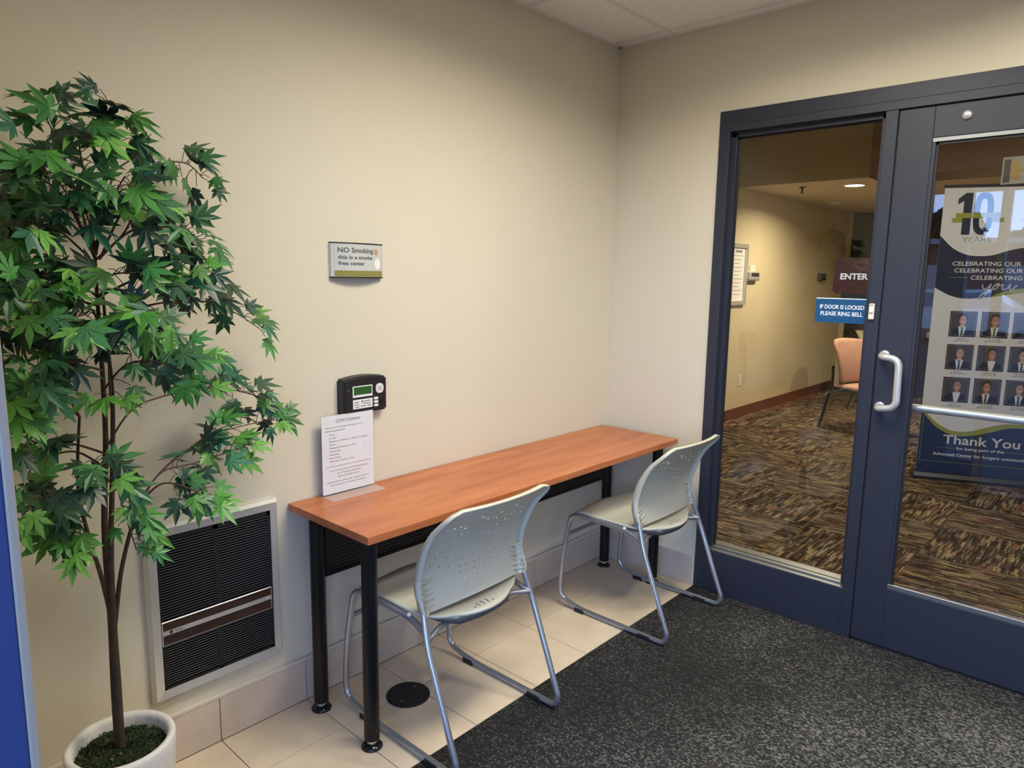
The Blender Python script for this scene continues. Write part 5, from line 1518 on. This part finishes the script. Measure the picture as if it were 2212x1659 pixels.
BRANCHES = [
    ([(-2.483,-0.220,1.554), (-2.488,-0.207,1.634), (-2.516,-0.195,1.728), (-2.541,-0.183,1.828), (-2.564,-0.170,1.892)], 11, 1.05, 0.5),
    ([(-2.480,-0.220,1.554), (-2.453,-0.215,1.658), (-2.420,-0.210,1.775), (-2.420,-0.205,1.850), (-2.418,-0.200,1.904)], 10, 1, 0.5),
    ([(-2.492,-0.280,1.537), (-2.419,-0.240,1.660), (-2.326,-0.200,1.769), (-2.233,-0.160,1.795), (-2.170,-0.120,1.766)], 9, 0.85, 0.66),
    ([(-2.495,-0.280,1.537), (-2.425,-0.285,1.603), (-2.353,-0.290,1.618), (-2.300,-0.295,1.610), (-2.258,-0.300,1.584)], 11, 0.95, 0.3),
    ([(-2.497,-0.280,1.468), (-2.404,-0.260,1.467), (-2.295,-0.240,1.490), (-2.179,-0.220,1.496)], 11, 0.95, 0.3),
    ([(-2.500,-0.280,1.387), (-2.381,-0.248,1.427), (-2.240,-0.215,1.435), (-2.136,-0.183,1.404), (-2.041,-0.150,1.351)], 13, 0.9, 0.4),
    ([(-2.501,-0.280,1.311), (-2.429,-0.313,1.381), (-2.359,-0.347,1.341), (-2.309,-0.380,1.294)], 11, 0.95, 0.3),
    ([(-2.498,-0.240,1.080), (-2.432,-0.224,1.161), (-2.352,-0.208,1.187), (-2.217,-0.192,1.195), (-2.082,-0.176,1.159), (-1.990,-0.160,1.099)], 16, 0.9, 0.55),
    ([(-2.471,-0.300,0.893), (-2.407,-0.275,0.986), (-2.313,-0.250,1.043), (-2.212,-0.225,1.073), (-2.032,-0.200,1.083)], 15, 0.85, 0.5),
    ([(-2.448,-0.300,0.953), (-2.390,-0.293,1.011), (-2.306,-0.287,1.017), (-2.162,-0.280,1.035)], 13, 0.9, 0.42),
    ([(-2.448,-0.300,0.947), (-2.404,-0.327,0.991), (-2.349,-0.353,0.972), (-2.310,-0.380,0.927)], 9, 0.9, 0.4),
    ([(-2.448,-0.300,0.953), (-2.504,-0.340,0.998), (-2.510,-0.380,0.952), (-2.504,-0.420,0.872)], 9, 0.8, 0.5),
    ([(-2.483,-0.220,1.554), (-2.529,-0.213,1.621), (-2.590,-0.207,1.648), (-2.644,-0.200,1.654)], 12, 1.05, 0.3),
    ([(-2.485,-0.220,1.494), (-2.561,-0.240,1.535), (-2.627,-0.260,1.553), (-2.696,-0.280,1.569)], 13, 1.05, 0.3),
    ([(-2.486,-0.220,1.428), (-2.566,-0.267,1.452), (-2.637,-0.313,1.484), (-2.710,-0.360,1.503)], 13, 1.05, 0.3),
    ([(-2.486,-0.220,1.339), (-2.558,-0.247,1.350), (-2.625,-0.273,1.402), (-2.698,-0.300,1.397)], 13, 1, 0.3),
    ([(-2.565,-0.300,1.179), (-2.590,-0.300,1.236), (-2.631,-0.300,1.292), (-2.679,-0.300,1.326)], 9, 0.95, 0.45),
    ([(-2.565,-0.300,1.179), (-2.609,-0.333,1.221), (-2.660,-0.367,1.242), (-2.713,-0.400,1.234)], 8, 0.95, 0.5),
    ([(-2.502,-0.250,1.071), (-2.579,-0.293,1.115), (-2.652,-0.337,1.135), (-2.708,-0.380,1.181)], 8, 0.95, 0.5),
    ([(-2.506,-0.250,1.037), (-2.573,-0.267,1.092), (-2.651,-0.283,1.083), (-2.685,-0.300,1.040)], 7, 0.95, 0.5),
    ([(-2.572,-0.280,1.000), (-2.603,-0.320,1.015), (-2.649,-0.360,1.024), (-2.708,-0.400,1.037)], 7, 0.95, 0.5),
    ([(-2.562,-0.280,0.883), (-2.603,-0.307,0.963), (-2.641,-0.333,0.973), (-2.668,-0.360,0.945)], 8, 0.9, 0.45),
    ([(-2.544,-0.280,0.790), (-2.574,-0.320,0.886), (-2.611,-0.360,0.929), (-2.642,-0.400,0.896)], 7, 0.9, 0.45),
    ([(-2.502,-0.250,1.001), (-2.552,-0.320,1.071), (-2.559,-0.390,1.075), (-2.551,-0.460,1.035)], 11, 0.9, 0.45),
    ([(-2.484,-0.220,1.439), (-2.480,-0.293,1.495), (-2.480,-0.367,1.506), (-2.476,-0.440,1.507)], 8, 1, 0.3),
    ([(-2.483,-0.220,1.361), (-2.525,-0.313,1.422), (-2.572,-0.407,1.417), (-2.640,-0.500,1.415)], 11, 1, 0.3),
    ([(-2.491,-0.250,1.352), (-2.475,-0.333,1.411), (-2.463,-0.417,1.430), (-2.447,-0.500,1.418)], 12, 1, 0.3),
    ([(-2.482,-0.220,1.537), (-2.520,-0.273,1.598), (-2.558,-0.327,1.664), (-2.592,-0.380,1.695)], 11, 1.05, 0.3),
    ([(-2.480,-0.220,1.554), (-2.463,-0.267,1.665), (-2.457,-0.313,1.694), (-2.454,-0.360,1.721)], 9, 1, 0.3),
    ([(-2.484,-0.220,1.527), (-2.568,-0.280,1.596), (-2.634,-0.340,1.609), (-2.687,-0.400,1.603)], 11, 1.05, 0.3),
    ([(-2.499,-0.280,1.452), (-2.403,-0.320,1.507), (-2.342,-0.360,1.541), (-2.328,-0.400,1.605)], 12, 0.95, 0.3),
    ([(-2.495,-0.250,1.275), (-2.551,-0.307,1.296), (-2.619,-0.363,1.318), (-2.686,-0.420,1.281)], 8, 0.95, 0.3),
    ([(-2.503,-0.280,1.234), (-2.473,-0.337,1.293), (-2.432,-0.393,1.305), (-2.394,-0.450,1.286)], 10, 0.9, 0.3),
    ([(-2.483,-0.220,1.548), (-2.496,-0.247,1.684), (-2.513,-0.273,1.762), (-2.525,-0.300,1.831)], 10, 1, 0.5),
    ([(-2.483,-0.220,1.537), (-2.544,-0.247,1.670), (-2.610,-0.273,1.711), (-2.655,-0.300,1.685)], 10, 1, 0.4),
    ([(-2.483,-0.220,1.537), (-2.530,-0.267,1.690), (-2.591,-0.313,1.757), (-2.636,-0.360,1.742)], 9, 1.05, 0.45),
    ([(-2.480,-0.220,1.548), (-2.450,-0.213,1.712), (-2.376,-0.207,1.786), (-2.334,-0.200,1.815)], 6, 0.9, 0.75),
    ([(-2.481,-0.220,1.537), (-2.434,-0.280,1.603), (-2.420,-0.340,1.685), (-2.450,-0.400,1.699)], 8, 1, 0.3),
    ([(-2.491,-0.280,1.188), (-2.505,-0.327,1.284), (-2.519,-0.373,1.237), (-2.539,-0.420,1.224)], 4, 0.9, 0.5),
    ([(-2.485,-0.220,1.450), (-2.572,-0.300,1.494), (-2.631,-0.380,1.447), (-2.698,-0.460,1.451)], 10, 1.05, 0.3),]


trunk = None
for k, (pts, r0, r1) in enumerate(STEMS):
    path = catmull(pts, 6)
    st_ = MB().tube(path, r0, 10, r1).build('trunk' if k < 2 else 'stem', 'bark', tree)

def leaf_mesh(name, droop, fold, seed):
    """Maple leaf: stalk end at the origin, tip along +y, upper face +z, about 1 unit long."""
    r = random.Random(seed)
    lobes = [(-118, 0.36), (-78, 0.62), (-38, 0.86), (0, 1.0), (38, 0.86), (78, 0.62), (118, 0.36)]
    cen = Vector((0, 0.20, 0.0))
    ring = []
    for i, (a, L) in enumerate(lobes):
        L *= 0.80 * r.uniform(0.9, 1.1)
        an = math.radians(a + r.uniform(-5, 5))
        d = Vector((math.sin(an), math.cos(an)))
        n = Vector((-d.y, d.x))
        w = 0.078 + 0.038 * L
        ring += [('s', d * L * 0.52 + n * w), ('t', d * L), ('s', d * L * 0.52 - n * w)]
        # order from +n to -n runs clockwise as the lobe angle grows
        if i < len(lobes) - 1:
            a2 = math.radians((a + lobes[i + 1][0]) / 2)
            ring.append(('v', Vector((math.sin(a2), math.cos(a2))) * 0.205))
    ring.append(('v', Vector((0, -0.14))))
    vs = [Vector((0, 0, 0.02))]
    for kind, p in ring:
        rr = p.length
        z = -droop * rr * rr + {'s': -fold * 0.4, 't': 0.0, 'v': -fold}[kind]
        vs.append(Vector((p.x, p.y, z)))
    # mid points of each lobe lie on a raised midrib
    faces = []
    n = len(ring)
    for i in range(1, n + 1):
        j = i % n + 1
        faces.append((0, j, i))
    vs = [v + Vector((cen.x, cen.y, 0)) for v in vs]
    me = bpy.data.meshes.new(name)
    me.from_pydata([tuple(v) for v in vs], [], faces)
    me.materials.append(M['leaf'])
    me.update()
    return me
LEAVES = [leaf_mesh('leaf', 0.10 + 0.12 * k, 0.03 + 0.012 * (k % 3), k) for k in range(5)]
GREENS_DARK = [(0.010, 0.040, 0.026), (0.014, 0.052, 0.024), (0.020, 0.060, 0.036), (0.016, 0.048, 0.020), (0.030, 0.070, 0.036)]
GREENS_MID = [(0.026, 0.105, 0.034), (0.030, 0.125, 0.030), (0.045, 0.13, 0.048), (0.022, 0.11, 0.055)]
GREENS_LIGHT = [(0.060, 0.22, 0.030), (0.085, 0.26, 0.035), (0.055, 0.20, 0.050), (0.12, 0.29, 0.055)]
rng = random.Random(7)
all_leaves = []
for bi, (pts, nl, sc, first) in enumerate(BRANCHES):
    path = catmull(pts, 8)
    br = MB().tube(path, 0.0030, 6, 0.0013)
    N = len(path)
    nl = int(round(nl * 1.3))
    for k in range(nl):
        t = first + (1 - first) * (k + rng.uniform(0.2, 0.9)) / nl
        t = min(t, 1.0)
        i = min(int(t * (N - 1)), N - 2)
        p0 = path[i]
        tg = (path[i + 1] - path[i]).normalized()
        side = Vector((rng.uniform(-1, 1), rng.uniform(-1, 0.6), rng.uniform(-0.55, 0.9)))
        side = (side - tg * side.dot(tg)).normalized()
        stalk = (tg * 0.55 + side * 0.9).normalized() * rng.uniform(0.022, 0.055) * sc
        base = p0 + stalk
        d = (tg * 0.45 + side * 0.75 + Vector((0, -0.10, -0.42)) + Vector((rng.uniform(-.4, .4), rng.uniform(-.4, .4), rng.uniform(-.4, .3)))).normalized()
        nrm = Vector((rng.uniform(-0.55, 0.35), -0.62 + rng.uniform(-0.5, 0.4), 0.66 + rng.uniform(-0.5, 0.35)))
        nrm = (nrm - d * nrm.dot(d)).normalized()
        size = sc * rng.uniform(0.060, 0.099)
        tip = base + d * size
        if max(base.y, tip.y) > -0.02:
            sh = max(base.y, tip.y) + 0.02
            base.y -= sh; tip.y -= sh
        br.tube([p0, (p0 + base) / 2 + Vector((0, 0, 0.004)), base], 0.0011, 5, 0.0009, caps=False)
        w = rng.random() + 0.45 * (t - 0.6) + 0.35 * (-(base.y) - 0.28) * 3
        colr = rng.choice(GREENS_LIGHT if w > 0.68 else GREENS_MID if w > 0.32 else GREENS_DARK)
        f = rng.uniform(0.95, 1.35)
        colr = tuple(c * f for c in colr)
        x = d.cross(nrm).normalized()
        mtx = Matrix(((x.x * size, d.x * size, nrm.x * size, base.x), (x.y * size, d.y * size, nrm.y * size, base.y), (x.z * size, d.z * size, nrm.z * size, base.z), (0, 0, 0, 1)))
        all_leaves.append((base.y, mtx, colr, rng.randrange(5)))
    br.build('branch', 'twig', tree)
all_leaves.sort(key=lambda q: q[0])
troot = world_loc(tree)
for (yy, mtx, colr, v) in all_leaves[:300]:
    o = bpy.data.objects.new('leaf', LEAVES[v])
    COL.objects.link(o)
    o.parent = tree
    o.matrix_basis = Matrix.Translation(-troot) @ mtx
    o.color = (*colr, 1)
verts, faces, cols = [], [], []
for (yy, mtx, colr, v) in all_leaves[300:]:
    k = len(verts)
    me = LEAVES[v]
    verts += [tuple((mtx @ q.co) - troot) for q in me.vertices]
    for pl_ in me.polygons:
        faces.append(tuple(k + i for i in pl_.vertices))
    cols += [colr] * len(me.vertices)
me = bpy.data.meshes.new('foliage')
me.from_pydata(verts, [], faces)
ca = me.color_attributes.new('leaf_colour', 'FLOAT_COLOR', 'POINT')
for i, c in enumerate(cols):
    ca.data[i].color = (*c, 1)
me.materials.append(M['leaf_mass'])
fo = bpy.data.objects.new('foliage', me)
COL.objects.link(fo)
fo.parent = tree
fo['kind'] = 'stuff'

bpy.context.view_layer.update()
